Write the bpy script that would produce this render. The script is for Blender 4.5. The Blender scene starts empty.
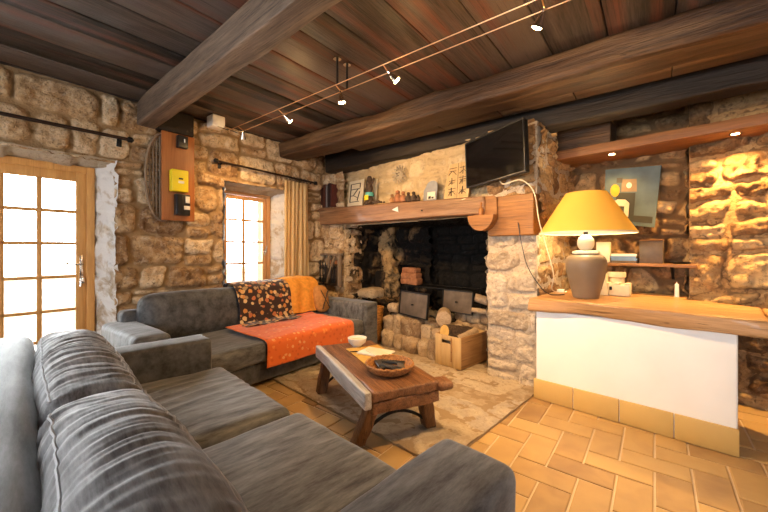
import bpy, math, random
import numpy as np
from mathutils import Vector

random.seed(7)
S = bpy.context.scene
COL = S.collection
PI = math.pi
DE = math.radians(5.9)            # the window wall, beams, boards and tiles stand 5.9 degrees off the hearth wall
CD, SD = math.cos(DE), math.sin(DE)
CEIL = 2.70

# ------------------------------------------------------------------ noise
def _hash(ix, iy, iz, seed):
    n = (ix.astype(np.int64) * 374761393 + iy.astype(np.int64) * 668265263 + iz.astype(np.int64) * 2147483647 + seed * 1274126177) & 0x7fffffff
    n = ((n ^ (n >> 13)) * 1274126177) & 0x7fffffff
    n = ((n ^ (n >> 15)) * 2246822519) & 0x7fffffff
    return ((n ^ (n >> 16)) & 0xffff) / 65535.0
def noise3(x, y, z, seed=0):
    x, y, z = np.broadcast_arrays(np.asarray(x, float), np.asarray(y, float), np.asarray(z, float))
    ix, iy, iz = np.floor(x), np.floor(y), np.floor(z)
    fx, fy, fz = x - ix, y - iy, z - iz
    fx = fx * fx * (3 - 2 * fx); fy = fy * fy * (3 - 2 * fy); fz = fz * fz * (3 - 2 * fz)
    def h(a, b, c): return _hash(ix + a, iy + b, iz + c, seed)
    def lx(b, c): return h(0, b, c) * (1 - fx) + h(1, b, c) * fx
    def ly(c): return lx(0, c) * (1 - fy) + lx(1, c) * fy
    return (ly(0) * (1 - fz) + ly(1) * fz) * 2 - 1
def fbm(x, y, z, seed=0, octv=3):
    r = 0; a = 1.0; f = 1.0
    for o in range(octv):
        r = r + a * noise3(x * f, y * f, z * f, seed + o * 17); a *= .5; f *= 2.03
    return r

# ------------------------------------------------------------------ materials
def new_mat(name):
    m = bpy.data.materials.new(name); m.use_nodes = True
    nt = m.node_tree
    return m, nt, nt.nodes['Principled BSDF']
def setp(b, **k):
    for n, v in k.items():
        n = {'rough': 'Roughness', 'metal': 'Metallic', 'spec': 'Specular IOR Level', 'sheen': 'Sheen Weight', 'coat': 'Coat Weight'}[n]
        b.inputs[n].default_value = v
def c4(c): return (c[0], c[1], c[2], 1)
def flat(name, col, rough=.6, metal=0, spec=.4, var=.12, scale=18, bump=.0, emit=None, estr=0, coat=0):
    m, nt, b = new_mat(name)
    N, L = nt.nodes, nt.links
    tc = N.new('ShaderNodeTexCoord'); nz = N.new('ShaderNodeTexNoise'); nz.inputs['Scale'].default_value = scale; nz.inputs['Detail'].default_value = 5
    L.new(tc.outputs['Object'], nz.inputs['Vector'])
    rp = N.new('ShaderNodeValToRGB')
    rp.color_ramp.elements[0].position = .3; rp.color_ramp.elements[1].position = .7
    rp.color_ramp.elements[0].color = c4([q * (1 - var) for q in col]); rp.color_ramp.elements[1].color = c4([min(1, q * (1 + var)) for q in col])
    L.new(nz.outputs['Fac'], rp.inputs['Fac']); L.new(rp.outputs['Color'], b.inputs['Base Color'])
    setp(b, rough=rough, metal=metal, spec=spec, coat=coat)
    if bump:
        bp = N.new('ShaderNodeBump'); bp.inputs['Strength'].default_value = bump; bp.inputs['Distance'].default_value = .01
        L.new(nz.outputs['Fac'], bp.inputs['Height']); L.new(bp.outputs['Normal'], b.inputs['Normal'])
    if emit:
        b.inputs['Emission Color'].default_value = c4(emit); b.inputs['Emission Strength'].default_value = estr
    return m
def wood(name, dark, light, axis='X', scale=6.0, rough=.55, spec=.4, stretch=.09, bump=.4, patch=None, attr=False, coat=0, patch_pos=.6, crack=.85):
    m, nt, b = new_mat(name)
    N, L = nt.nodes, nt.links
    tc = N.new('ShaderNodeTexCoord'); mp = N.new('ShaderNodeMapping')
    sc = {'X': (stretch, 1, 1), 'Y': (1, stretch, 1), 'Z': (1, 1, stretch)}[axis]
    mp.inputs['Scale'].default_value = [q * scale for q in sc]
    L.new(tc.outputs['Object'], mp.inputs['Vector'])
    n1 = N.new('ShaderNodeTexNoise'); n1.inputs['Scale'].default_value = 2.2; n1.inputs['Detail'].default_value = 8; n1.inputs['Roughness'].default_value = .65; n1.inputs['Distortion'].default_value = .6
    L.new(mp.outputs['Vector'], n1.inputs['Vector'])
    n2 = N.new('ShaderNodeTexNoise'); n2.inputs['Scale'].default_value = 14; n2.inputs['Detail'].default_value = 4
    L.new(mp.outputs['Vector'], n2.inputs['Vector'])
    mx = N.new('ShaderNodeMath'); mx.operation = 'MULTIPLY_ADD'; mx.inputs[1].default_value = .35
    L.new(n2.outputs['Fac'], mx.inputs[0]); 
    sb = N.new('ShaderNodeMath'); sb.operation = 'MULTIPLY'; sb.inputs[1].default_value = .72
    L.new(n1.outputs['Fac'], sb.inputs[0]); L.new(sb.outputs[0], mx.inputs[2])
    fac = mx.outputs[0]
    if attr:
        at = N.new('ShaderNodeAttribute'); at.attribute_name = 'stone'
        sp = N.new('ShaderNodeSeparateColor'); L.new(at.outputs['Color'], sp.inputs['Color'])
        ad = N.new('ShaderNodeMath'); ad.operation = 'MULTIPLY_ADD'; ad.inputs[1].default_value = .5; 
        L.new(sp.outputs['Red'], ad.inputs[0]); L.new(fac, ad.inputs[2])
        s2 = N.new('ShaderNodeMath'); s2.operation = 'SUBTRACT'; s2.inputs[1].default_value = .25; L.new(ad.outputs[0], s2.inputs[0]); fac = s2.outputs[0]
    rp = N.new('ShaderNodeValToRGB')
    rp.color_ramp.elements[0].position = .34; rp.color_ramp.elements[1].position = .68
    rp.color_ramp.elements[0].color = c4(dark); rp.color_ramp.elements[1].color = c4(light)
    L.new(fac, rp.inputs['Fac']); out = rp.outputs['Color']
    if patch:
        n3 = N.new('ShaderNodeTexNoise'); n3.inputs['Scale'].default_value = 1.1; n3.inputs['Detail'].default_value = 6
        L.new(mp.outputs['Vector'], n3.inputs['Vector'])
        r3 = N.new('ShaderNodeValToRGB'); r3.color_ramp.elements[0].position = patch_pos - .06; r3.color_ramp.elements[1].position = patch_pos + .08
        L.new(n3.outputs['Fac'], r3.inputs['Fac'])
        mm = N.new('ShaderNodeMixRGB'); mm.inputs[2].default_value = c4(patch); L.new(r3.outputs['Color'], mm.inputs[0]); L.new(out, mm.inputs[1]); out = mm.outputs[0]
    m2 = N.new('ShaderNodeMapping'); m2.inputs['Scale'].default_value = [q * scale * (.45 if q == stretch else 1.6) for q in sc]; L.new(tc.outputs['Object'], m2.inputs['Vector'])
    n4 = N.new('ShaderNodeTexNoise'); n4.inputs['Scale'].default_value = 5; n4.inputs['Detail'].default_value = 6; n4.inputs['Roughness'].default_value = .7; n4.inputs['Distortion'].default_value = .4; L.new(m2.outputs['Vector'], n4.inputs['Vector'])
    r4 = N.new('ShaderNodeMapRange'); r4.inputs['From Min'].default_value = .56; r4.inputs['From Max'].default_value = .68; r4.inputs['To Max'].default_value = crack; L.new(n4.outputs['Fac'], r4.inputs['Value'])
    m4 = N.new('ShaderNodeMixRGB'); m4.inputs[2].default_value = c4([q * .3 for q in dark]); L.new(r4.outputs['Result'], m4.inputs[0]); L.new(out, m4.inputs[1]); out = m4.outputs[0]   # drying cracks along the grain
    L.new(out, b.inputs['Base Color'])
    bp = N.new('ShaderNodeBump'); bp.inputs['Strength'].default_value = bump; bp.inputs['Distance'].default_value = .02
    L.new(mx.outputs[0], bp.inputs['Height']); L.new(bp.outputs['Normal'], b.inputs['Normal'])
    setp(b, rough=rough, spec=spec, coat=coat)
    return m
def stone(name, cols, mortar, rough=.9, nscale=9, bump=.7, dark=(.05, .035, .025), dark_amt=.5, soot=None, white=None, light=None, light_amt=.5):
    """cols: ramp over the per-stone random value; mortar: colour of the recessed joints."""
    m, nt, b = new_mat(name)
    N, L = nt.nodes, nt.links
    at = N.new('ShaderNodeAttribute'); at.attribute_name = 'stone'
    sp = N.new('ShaderNodeSeparateColor'); L.new(at.outputs['Color'], sp.inputs['Color'])
    tc = N.new('ShaderNodeTexCoord')
    def noise(sc, det=6, ro=.6, dist=0):
        n = N.new('ShaderNodeTexNoise'); n.inputs['Scale'].default_value = sc; n.inputs['Detail'].default_value = det; n.inputs['Roughness'].default_value = ro; n.inputs['Distortion'].default_value = dist
        L.new(tc.outputs['Object'], n.inputs['Vector']); return n.outputs['Fac']
    def ramp(f, p0, p1):
        r = N.new('ShaderNodeMapRange'); r.inputs['From Min'].default_value = p0; r.inputs['From Max'].default_value = p1; L.new(f, r.inputs['Value']); return r.outputs['Result']
    def mix(f, a, c):
        mm = N.new('ShaderNodeMixRGB')
        if isinstance(f, float): mm.inputs[0].default_value = f
        else: L.new(f, mm.inputs[0])
        for k, q in ((1, a), (2, c)):
            if isinstance(q, tuple): mm.inputs[k].default_value = c4(q)
            else: L.new(q, mm.inputs[k])
        return mm.outputs[0]
    def mul(a, f):
        q = N.new('ShaderNodeMath'); q.operation = 'MULTIPLY'; L.new(a, q.inputs[0]); q.inputs[1].default_value = f; return q.outputs[0]
    big = noise(nscale, 7, .65, .4)
    ad = N.new('ShaderNodeMath'); ad.operation = 'MULTIPLY_ADD'; ad.inputs[1].default_value = .9; L.new(big, ad.inputs[0])
    s0 = mul(sp.outputs['Red'], .75); L.new(s0, ad.inputs[2])
    s1 = N.new('ShaderNodeMath'); s1.operation = 'SUBTRACT'; L.new(ad.outputs[0], s1.inputs[0]); s1.inputs[1].default_value = .32
    rp = N.new('ShaderNodeValToRGB'); cr = rp.color_ramp
    while len(cr.elements) < len(cols): cr.elements.new(.5)
    for i, c in enumerate(cols):
        cr.elements[i].position = .12 + .76 * i / max(1, len(cols) - 1); cr.elements[i].color = c4(c)
    L.new(s1.outputs[0], rp.inputs['Fac'])
    out = rp.outputs['Color']
    fine = noise(nscale * 4.5, 5, .7)
    out = mix(mul(ramp(noise(nscale * 1.9, 7, .7, 1.0), .56, .68), dark_amt * 1.1), out, dark)
    out = mix(mul(ramp(fine, .53, .70), dark_amt), out, dark)          # both dark layers: lichen, iron stains, and shade of pits and cavities as colour
    if light: out = mix(mul(ramp(noise(nscale * 1.7, 6, .7, .8), .52, .66), light_amt), out, light)
    jn = N.new('ShaderNodeMath'); jn.operation = 'MULTIPLY_ADD'; jn.inputs[1].default_value = .5; L.new(fine, jn.inputs[0]); L.new(sp.outputs['Green'], jn.inputs[2])
    out = mix(ramp(jn.outputs[0], .72, .36), out, mortar)
    if white: out = mix(ramp(noise(4.5, 6, .6, .5), white[1], white[1] + .1), out, white[0])
    if soot: out = mix(ramp(noise(soot[1], 5, .6, .3), soot[2], soot[2] + .14), soot[0], out)
    L.new(out, b.inputs['Base Color'])
    bp = N.new('ShaderNodeBump'); bp.inputs['Strength'].default_value = bump; bp.inputs['Distance'].default_value = .045
    hh = N.new('ShaderNodeMath'); hh.operation = 'ADD'; L.new(big, hh.inputs[0]); L.new(fine, hh.inputs[1])
    L.new(hh.outputs[0], bp.inputs['Height']); L.new(bp.outputs['Normal'], b.inputs['Normal'])
    setp(b, rough=rough, spec=.25)
    return m
def velvet(name, a, c, streak='Y'):
    m, nt, b = new_mat(name)
    N, L = nt.nodes, nt.links
    tc = N.new('ShaderNodeTexCoord'); mp = N.new('ShaderNodeMapping')
    mp.inputs['Scale'].default_value = {'Y': (14, 2.5, 6), 'X': (2.5, 14, 6), 'N': (7, 7, 7)}[streak]
    L.new(tc.outputs['Object'], mp.inputs['Vector'])
    nz = N.new('ShaderNodeTexNoise'); nz.inputs['Scale'].default_value = 1.6; nz.inputs['Detail'].default_value = 9; nz.inputs['Roughness'].default_value = .72
    L.new(mp.outputs['Vector'], nz.inputs['Vector'])
    rp = N.new('ShaderNodeValToRGB'); rp.color_ramp.elements[0].position = .36; rp.color_ramp.elements[1].position = .66
    rp.color_ramp.elements[0].color = c4(a); rp.color_ramp.elements[1].color = c4(c)
    L.new(nz.outputs['Fac'], rp.inputs['Fac']); L.new(rp.outputs['Color'], b.inputs['Base Color'])
    bp = N.new('ShaderNodeBump'); bp.inputs['Strength'].default_value = .25; bp.inputs['Distance'].default_value = .006
    L.new(nz.outputs['Fac'], bp.inputs['Height']); L.new(bp.outputs['Normal'], b.inputs['Normal'])
    setp(b, rough=.62, spec=.3, sheen=.4); b.inputs['Sheen Roughness'].default_value = .35
    return m
def floral(name, base, cols, scale=16, wide=.58):
    m, nt, b = new_mat(name)
    N, L = nt.nodes, nt.links
    tc = N.new('ShaderNodeTexCoord')
    vo = N.new('ShaderNodeTexVoronoi'); vo.inputs['Scale'].default_value = scale; L.new(tc.outputs['Object'], vo.inputs['Vector'])
    nz = N.new('ShaderNodeTexNoise'); nz.inputs['Scale'].default_value = scale * 2; L.new(tc.outputs['Object'], nz.inputs['Vector'])
    ad = N.new('ShaderNodeMath'); ad.operation = 'MULTIPLY_ADD'; ad.inputs[1].default_value = .45; L.new(nz.outputs['Fac'], ad.inputs[0]); L.new(vo.outputs['Distance'], ad.inputs[2])
    r = N.new('ShaderNodeMapRange'); r.inputs['From Min'].default_value = wide; r.inputs['From Max'].default_value = wide - .08; L.new(ad.outputs[0], r.inputs['Value'])
    sp = N.new('ShaderNodeSeparateColor'); L.new(vo.outputs['Color'], sp.inputs['Color'])
    rp = N.new('ShaderNodeValToRGB'); cr = rp.color_ramp; cr.interpolation = 'CONSTANT'
    while len(cr.elements) < len(cols): cr.elements.new(.5)
    for i, c in enumerate(cols): cr.elements[i].position = i / len(cols); cr.elements[i].color = c4(c)
    L.new(sp.outputs['Red'], rp.inputs['Fac'])
    mm = N.new('ShaderNodeMixRGB'); L.new(r.outputs['Result'], mm.inputs[0]); mm.inputs[1].default_value = c4(base); L.new(rp.outputs['Color'], mm.inputs[2])
    L.new(mm.outputs[0], b.inputs['Base Color']); setp(b, rough=.9, spec=.15, sheen=.3)
    return m
def glass(name):
    m = bpy.data.materials.new(name); m.use_nodes = True; nt = m.node_tree; N, L = nt.nodes, nt.links
    N.remove(N['Principled BSDF'])
    t = N.new('ShaderNodeBsdfTransparent'); t.inputs['Color'].default_value = (.96, .98, .97, 1)
    g = N.new('ShaderNodeBsdfGlossy'); g.inputs['Roughness'].default_value = .02
    fr = N.new('ShaderNodeFresnel'); fr.inputs['IOR'].default_value = 1.45
    mx = N.new('ShaderNodeMixShader'); L.new(fr.outputs[0], mx.inputs[0]); L.new(t.outputs[0], mx.inputs[1]); L.new(g.outputs[0], mx.inputs[2])
    L.new(mx.outputs[0], N['Material Output'].inputs['Surface'])
    return m
def tiles_mat(name, cols, grime):
    m, nt, b = new_mat(name)
    N, L = nt.nodes, nt.links
    at = N.new('ShaderNodeAttribute'); at.attribute_name = 'stone'
    sp = N.new('ShaderNodeSeparateColor'); L.new(at.outputs['Color'], sp.inputs['Color'])
    tc = N.new('ShaderNodeTexCoord')
    nz = N.new('ShaderNodeTexNoise'); nz.inputs['Scale'].default_value = 6; nz.inputs['Detail'].default_value = 6; nz.inputs['Distortion'].default_value = .5; L.new(tc.outputs['Object'], nz.inputs['Vector'])
    ad = N.new('ShaderNodeMath'); ad.operation = 'MULTIPLY_ADD'; ad.inputs[1].default_value = .5; L.new(sp.outputs['Red'], ad.inputs[0])
    sb = N.new('ShaderNodeMath'); sb.operation = 'MULTIPLY'; sb.inputs[1].default_value = .6; L.new(nz.outputs['Fac'], sb.inputs[0]); L.new(sb.outputs[0], ad.inputs[2])
    rp = N.new('ShaderNodeValToRGB'); cr = rp.color_ramp
    while len(cr.elements) < len(cols): cr.elements.new(.5)
    for i, c in enumerate(cols): cr.elements[i].position = .2 + .65 * i / (len(cols) - 1); cr.elements[i].color = c4(c)
    L.new(ad.outputs[0], rp.inputs['Fac'])
    mm = N.new('ShaderNodeMixRGB'); mm.inputs[2].default_value = c4(grime); L.new(sp.outputs['Green'], mm.inputs[0]); L.new(rp.outputs['Color'], mm.inputs[1])
    L.new(mm.outputs[0], b.inputs['Base Color']); setp(b, rough=.5, spec=.4)
    bp = N.new('ShaderNodeBump'); bp.inputs['Strength'].default_value = .15; bp.inputs['Distance'].default_value = .01
    L.new(nz.outputs['Fac'], bp.inputs['Height']); L.new(bp.outputs['Normal'], b.inputs['Normal'])
    return m
def emitter(name, col, strength):
    m, nt, b = new_mat(name)
    b.inputs['Base Color'].default_value = c4(col); b.inputs['Emission Color'].default_value = c4(col); b.inputs['Emission Strength'].default_value = strength
    return m

# ------------------------------------------------------------------ geometry
class G:
    """collects vertices and faces of ONE mesh"""
    def __init__(s): s.v = []; s.f = []; s.a = None
    def add(s, v, f):
        o = len(s.v); s.v += [tuple(map(float, q)) for q in v]; s.f += [tuple(i + o for i in q) for q in f]; return s
    def box(s, x0, x1, y0, y1, z0, z1, ch=0.004):
        ch = min(ch, (x1 - x0) * .3, (y1 - y0) * .3, (z1 - z0) * .3)
        v, f = rbox(x0, x1, y0, y1, z0, z1, ch, 1, 1, 1, fine=False); return s.add(v, f)
    def rb(s, *a, **k):
        v, f = rbox(*a, **k); return s.add(v, f)
    def tube(s, pts, rad, n=8, cap=True):
        pts = [Vector(p) for p in pts]; R = rad if isinstance(rad, (list, tuple)) else [rad] * len(pts)
        o = len(s.v); up = None
        for i, p in enumerate(pts):
            t = (pts[min(i + 1, len(pts) - 1)] - pts[max(i - 1, 0)]).normalized()
            if up is None:
                up = Vector((0, 0, 1)) if abs(t.z) < .9 else Vector((1, 0, 0))
            a = t.cross(up).normalized(); b = a.cross(t).normalized(); up = b
            for k in range(n):
                an = 2 * PI * k / n; s.v.append(tuple(p + (a * math.cos(an) + b * math.sin(an)) * R[i]))
        for i in range(len(pts) - 1):
            for k in range(n):
                k2 = (k + 1) % n
                s.f.append((o + i * n + k, o + i * n + k2, o + (i + 1) * n + k2, o + (i + 1) * n + k))
        if cap:
            s.f.append(tuple(o + k for k in range(n))[::-1]); s.f.append(tuple(o + (len(pts) - 1) * n + k for k in range(n)))
        return s
    def lathe(s, prof, n=32, c=(0, 0, 0), cap=True, sx=1, sy=1):
        o = len(s.v)
        for r, z in prof:
            for k in range(n):
                an = 2 * PI * k / n; s.v.append((c[0] + r * math.cos(an) * sx, c[1] + r * math.sin(an) * sy, c[2] + z))
        for i in range(len(prof) - 1):
            for k in range(n):
                k2 = (k + 1) % n
                s.f.append((o + i * n + k, o + i * n + k2, o + (i + 1) * n + k2, o + (i + 1) * n + k))
        if cap:
            s.f.append(tuple(o + k for k in range(n))[::-1]); s.f.append(tuple(o + (len(prof) - 1) * n + k for k in range(n)))
        return s
    def prism(s, outline, axis, a, b):
        """outline of 2-D points extruded along axis from a to b"""
        def mk(p, t):
            return {'X': (t, p[0], p[1]), 'Y': (p[0], t, p[1]), 'Z': (p[0], p[1], t)}[axis]
        n = len(outline); o = len(s.v)
        s.v += [mk(p, a) for p in outline] + [mk(p, b) for p in outline]
        s.f.append(tuple(o + k for k in range(n))[::-1]); s.f.append(tuple(o + n + k for k in range(n)))
        for k in range(n): s.f.append((o + k, o + (k + 1) % n, o + n + (k + 1) % n, o + n + k))
        return s
    def bar(s, p, q, w, d, ch=.003):
        """square bar from p to q"""
        p, q = Vector(p), Vector(q); t = (q - p); l = t.length; t.normalize()
        up = Vector((0, 0, 1)) if abs(t.z) < .95 else Vector((0, 1, 0))
        a = t.cross(up).normalized(); b = a.cross(t)
        v, f = rbox(-w / 2, w / 2, -d / 2, d / 2, 0, l, min(ch, w * .3, d * .3), 1, 1, 1, fine=False)
        s.add([p + a * x + b * y + t * z for x, y, z in v], f); return s
    def sheet(s, P, th):
        """grid of points P[i][j] made into a cloth of thickness th"""
        P = np.asarray(P, float); n, m = P.shape[:2]
        du = np.gradient(P, axis=0); dv = np.gradient(P, axis=1); nn = np.cross(du, dv); nn /= (np.linalg.norm(nn, axis=2, keepdims=True) + 1e-9)
        o = len(s.v); s.v += [tuple(q) for q in P.reshape(-1, 3)] + [tuple(q) for q in (P + nn * th).reshape(-1, 3)]
        N = n * m
        for i in range(n - 1):
            for j in range(m - 1):
                a, b, c, d = i * m + j, (i + 1) * m + j, (i + 1) * m + j + 1, i * m + j + 1
                s.f.append((o + N + a, o + N + b, o + N + c, o + N + d)); s.f.append((o + d, o + c, o + b, o + a))
        ring = [i * m for i in range(n)] + [(n - 1) * m + j for j in range(1, m)] + [i * m + m - 1 for i in range(n - 2, -1, -1)] + [j for j in range(m - 2, 0, -1)]
        for k in range(len(ring)):
            a, b = ring[k], ring[(k + 1) % len(ring)]
            s.f.append((o + a, o + b, o + N + b, o + N + a))
        return s
def rbox(x0, x1, y0, y1, z0, z1, r, nx=1, ny=1, nz=1, fine=True, disp=None):
    def coords(a, b, n):
        L = b - a
        c = [0, r * .25, r * .6, r] if fine else [0, r]
        mid = [r + (L - 2 * r) * i / n for i in range(1, n)]
        return [a + q for q in c] + [a + q for q in mid] + [b - q for q in c[::-1]]
    X, Y, Z = coords(x0, x1, nx), coords(y0, y1, ny), coords(z0, z1, nz)
    idx = {}; P = []; F = []
    def vid(i, j, k):
        t = (i, j, k)
        if t not in idx: idx[t] = len(P); P.append((X[i], Y[j], Z[k]))
        return idx[t]
    a, b, c = len(X) - 1, len(Y) - 1, len(Z) - 1
    for i in range(a):
        for j in range(b):
            F.append((vid(i, j, 0), vid(i, j + 1, 0), vid(i + 1, j + 1, 0), vid(i + 1, j, 0)))
            F.append((vid(i, j, c), vid(i + 1, j, c), vid(i + 1, j + 1, c), vid(i, j + 1, c)))
    for i in range(a):
        for k in range(c):
            F.append((vid(i, 0, k), vid(i + 1, 0, k), vid(i + 1, 0, k + 1), vid(i, 0, k + 1)))
            F.append((vid(i, b, k), vid(i, b, k + 1), vid(i + 1, b, k + 1), vid(i + 1, b, k)))
    for j in range(b):
        for k in range(c):
            F.append((vid(0, j, k), vid(0, j, k + 1), vid(0, j + 1, k + 1), vid(0, j + 1, k)))
            F.append((vid(a, j, k), vid(a, j + 1, k), vid(a, j + 1, k + 1), vid(a, j, k + 1)))
    P = np.array(P); lo = np.array([x0 + r, y0 + r, z0 + r]); hi = np.array([x1 - r, y1 - r, z1 - r])
    core = np.clip(P, lo, np.maximum(lo, hi)); dd = P - core; ln = np.linalg.norm(dd, axis=1, keepdims=True)
    nrm = dd / np.maximum(ln, 1e-9)
    if fine: P = core + nrm * r
    else:
        k = (np.abs(dd) > r * .5).sum(axis=1, keepdims=True); P = core + dd * np.where(k >= 2, .62, 1.0)
    if disp is not None: P = disp(P, nrm)
    return P, F
def hewn(amp=.012, fx=2.5, seed=1, axis=0):
    def d(P, N):
        sc = np.full(3, 7.0); sc[axis] = fx; q = P * sc
        return P + N * (amp * fbm(q[:, 0], q[:, 1], q[:, 2], seed, 3))[:, None]
    return d
def mesh_from(name, g, mat, smooth=True, angle=40):
    me = bpy.data.meshes.new(name); me.from_pydata([tuple(map(float, q)) for q in g.v], [], g.f); me.update()
    if smooth:
        me.polygons.foreach_set('use_smooth', [True] * len(me.polygons)); me.set_sharp_from_angle(angle=math.radians(angle))
    if g.a is not None:
        at = me.color_attributes.new('stone', 'FLOAT_COLOR', 'POINT'); at.data.foreach_set('color', np.asarray(g.a, np.float32).ravel())
    if mat: me.materials.append(mat)
    return me
def link(name, me, parent=None):
    o = bpy.data.objects.new(name, me); COL.objects.link(o)
    if parent: o.parent = parent
    return o
def to_world(p, frame):
    return (p[0] * CD - p[1] * SD, p[0] * SD + p[1] * CD, p[2]) if frame == 'W' else tuple(p)
class Thing:
    """an Empty at the thing's base; parts are given in frame coordinates and shifted to it.  frame 'W' = window-wall frame, '0' = hearth-wall frame"""
    def __init__(s, name, label, cat, base, frame='0', group=None, rot=0, local=False):
        s.o = bpy.data.objects.new(name, None); COL.objects.link(s.o); s.o.empty_display_size = .1
        s.b = (0, 0, 0) if local else base
        s.o.location = to_world(base, frame); s.o.rotation_euler = (0, 0, (DE if frame == 'W' else 0) + rot)
        s.o['label'] = label; s.o['category'] = cat
        if group: s.o['group'] = group
    def part(s, name, g, mat, parent=None, label=None, **k):
        g.v = [(x - s.b[0], y - s.b[1], z - s.b[2]) for x, y, z in g.v]
        o = link(name, mesh_from(name, g, mat, **k), parent or s.o)
        if label: o['label'] = label
        return o
def single(name, label, cat, g, mat, base, frame='0', group=None, rot=0, local=False, **k):
    if not local: g.v = [(x - base[0], y - base[1], z - base[2]) for x, y, z in g.v]
    o = link(name, mesh_from(name, g, mat, **k)); o.location = to_world(base, frame); o.rotation_euler = (0, 0, (DE if frame == 'W' else 0) + rot)
    o['label'] = label; o['category'] = cat
    if group: o['group'] = group
    return o
def struct(name, g, mat, frame='0', parent=None, **k):
    o = link(name, mesh_from(name, g, mat, **k), parent)
    if not parent:
        o['kind'] = 'structure'; o.rotation_euler = (0, 0, DE if frame == 'W' else 0)
    return o

# ------------------------------------------------------------------ masonry
def stone_field(u, v, seed, rowh=.2, stw=.32, gap=.006, bevel=.026, relief=.035, warp=.05, rough=.016, tilt=.08):
    rs = np.random.RandomState(seed)
    wu = u + warp * fbm(u * 2.7, v * 2.7, 3.1, seed, 2); wv = v + warp * .8 * fbm(u * 2.3 + 9, v * 2.7, 7.7, seed + 5, 2)
    lo, hi = wv.min() - .5, wv.max() + .5
    rows = [lo]
    while rows[-1] < hi: rows.append(rows[-1] + rowh * rs.uniform(.6, 1.45))
    rows = np.array(rows); ri = np.clip(np.searchsorted(rows, wv) - 1, 0, len(rows) - 2)
    ulo, uhi = wu.min() - .8, wu.max() + .8
    sdf = np.zeros_like(u); rnd = np.zeros_like(u); rn2 = np.zeros_like(u); tx = np.zeros_like(u)
    for r in range(len(rows) - 1):
        m = ri == r
        if not m.any(): continue
        h = rows[r + 1] - rows[r]; xs = [ulo - rs.uniform(0, stw)]
        while xs[-1] < uhi: xs.append(xs[-1] + stw * rs.uniform(.5, 1.6))
        xs = np.array(xs); n = len(xs) - 1
        R1, R2 = rs.rand(n), rs.rand(n); sp = rs.rand(n) < .28; sf = rs.uniform(.35, .65, n); T1, T2 = rs.uniform(-1, 1, n), rs.uniform(-1, 1, n); RC = rs.uniform(.25, .5, n)
        R1b = rs.rand(n)
        a = np.clip(np.searchsorted(xs, wu[m]) - 1, 0, n - 1)
        x0, x1 = xs[a], xs[a + 1]; y0 = np.full(a.shape, rows[r]); y1 = np.full(a.shape, rows[r + 1])
        cut = y0 + h * sf[a]; up = sp[a] & (wv[m] > cut); dn = sp[a] & ~up
        y0 = np.where(up, cut, y0); y1 = np.where(dn, cut, y1)
        px, py = wu[m] - (x0 + x1) / 2, wv[m] - (y0 + y1) / 2
        hx, hy = (x1 - x0) / 2 - gap, (y1 - y0) / 2 - gap; rad = np.minimum(hx, hy) * RC[a] * 1.4
        qx, qy = np.abs(px) - (hx - rad), np.abs(py) - (hy - rad)
        sdf[m] = np.hypot(np.maximum(qx, 0), np.maximum(qy, 0)) + np.minimum(np.maximum(qx, qy), 0) - rad
        rnd[m] = np.where(up, R1b[a], R1[a]); rn2[m] = R2[a]; tx[m] = T1[a] * px + T2[a] * py
    sdf = sdf + .012 * fbm(u * 14, v * 14, 1.7, seed + 3, 2)
    e = np.clip(-sdf / bevel, 0, 1); e = e * e * (3 - 2 * e)
    hgt = relief * e * (.65 + .7 * rn2) + tilt * tx * e + rough * fbm(u * 13, v * 13, 5.5, seed + 8, 3) * (.4 + e) + .5 * rough * fbm(u * 38, v * 38, 2.2, seed + 2, 2) - 1.6 * rough * np.clip(fbm(u * 9, v * 16, 8.8, seed + 12, 3) - .35, 0, 1)
    return hgt, np.stack([rnd, e, rn2, np.ones_like(u)], -1)
def patch(g, org, ud, vd, nd, U, V, res=.016, holes=(), clamp_edges=False, **k):
    """a displaced masonry surface: org + u*ud + v*vd + height*nd"""
    nu, nv = max(2, int(round(U / res))), max(2, int(round(V / res)))
    uu, vv = np.meshgrid(np.linspace(0, U, nu + 1), np.linspace(0, V, nv + 1), indexing='ij')
    off = k.pop('off', (0, 0)); fade = k.pop('fade', 0)
    h, a = stone_field(uu + off[0], vv + off[1], **k)
    org, ud, vd, nd = map(np.array, (org, ud, vd, nd))
    P = org + uu[..., None] * ud + vv[..., None] * vd + h[..., None] * nd
    keep = np.ones((nu, nv), bool)
    cu = (uu[:-1, :-1] + uu[1:, 1:]) / 2; cv = (vv[:-1, :-1] + vv[1:, 1:]) / 2
    for (a0, a1, b0, b1) in holes: keep &= ~((cu > a0) & (cu < a1) & (cv > b0) & (cv < b1))
    ids = np.arange((nu + 1) * (nv + 1)).reshape(nu + 1, nv + 1)
    flip = np.dot(np.cross(ud, vd), nd) < 0
    q = np.stack([ids[:-1, :-1], ids[1:, :-1], ids[1:, 1:], ids[:-1, 1:]], -1)[keep]
    if flip: q = q[:, ::-1]
    used, inv = np.unique(q, return_inverse=True); q = inv.reshape(q.shape)
    Pf = P.reshape(-1, 3)[used]; Af = a.reshape(-1, 4)[used]
    o = len(g.v); g.v += [tuple(p) for p in Pf]; g.f += [tuple(int(i) + o for i in r) for r in q]
    g.a = Af if g.a is None else np.concatenate([g.a, Af])
    return g

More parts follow.
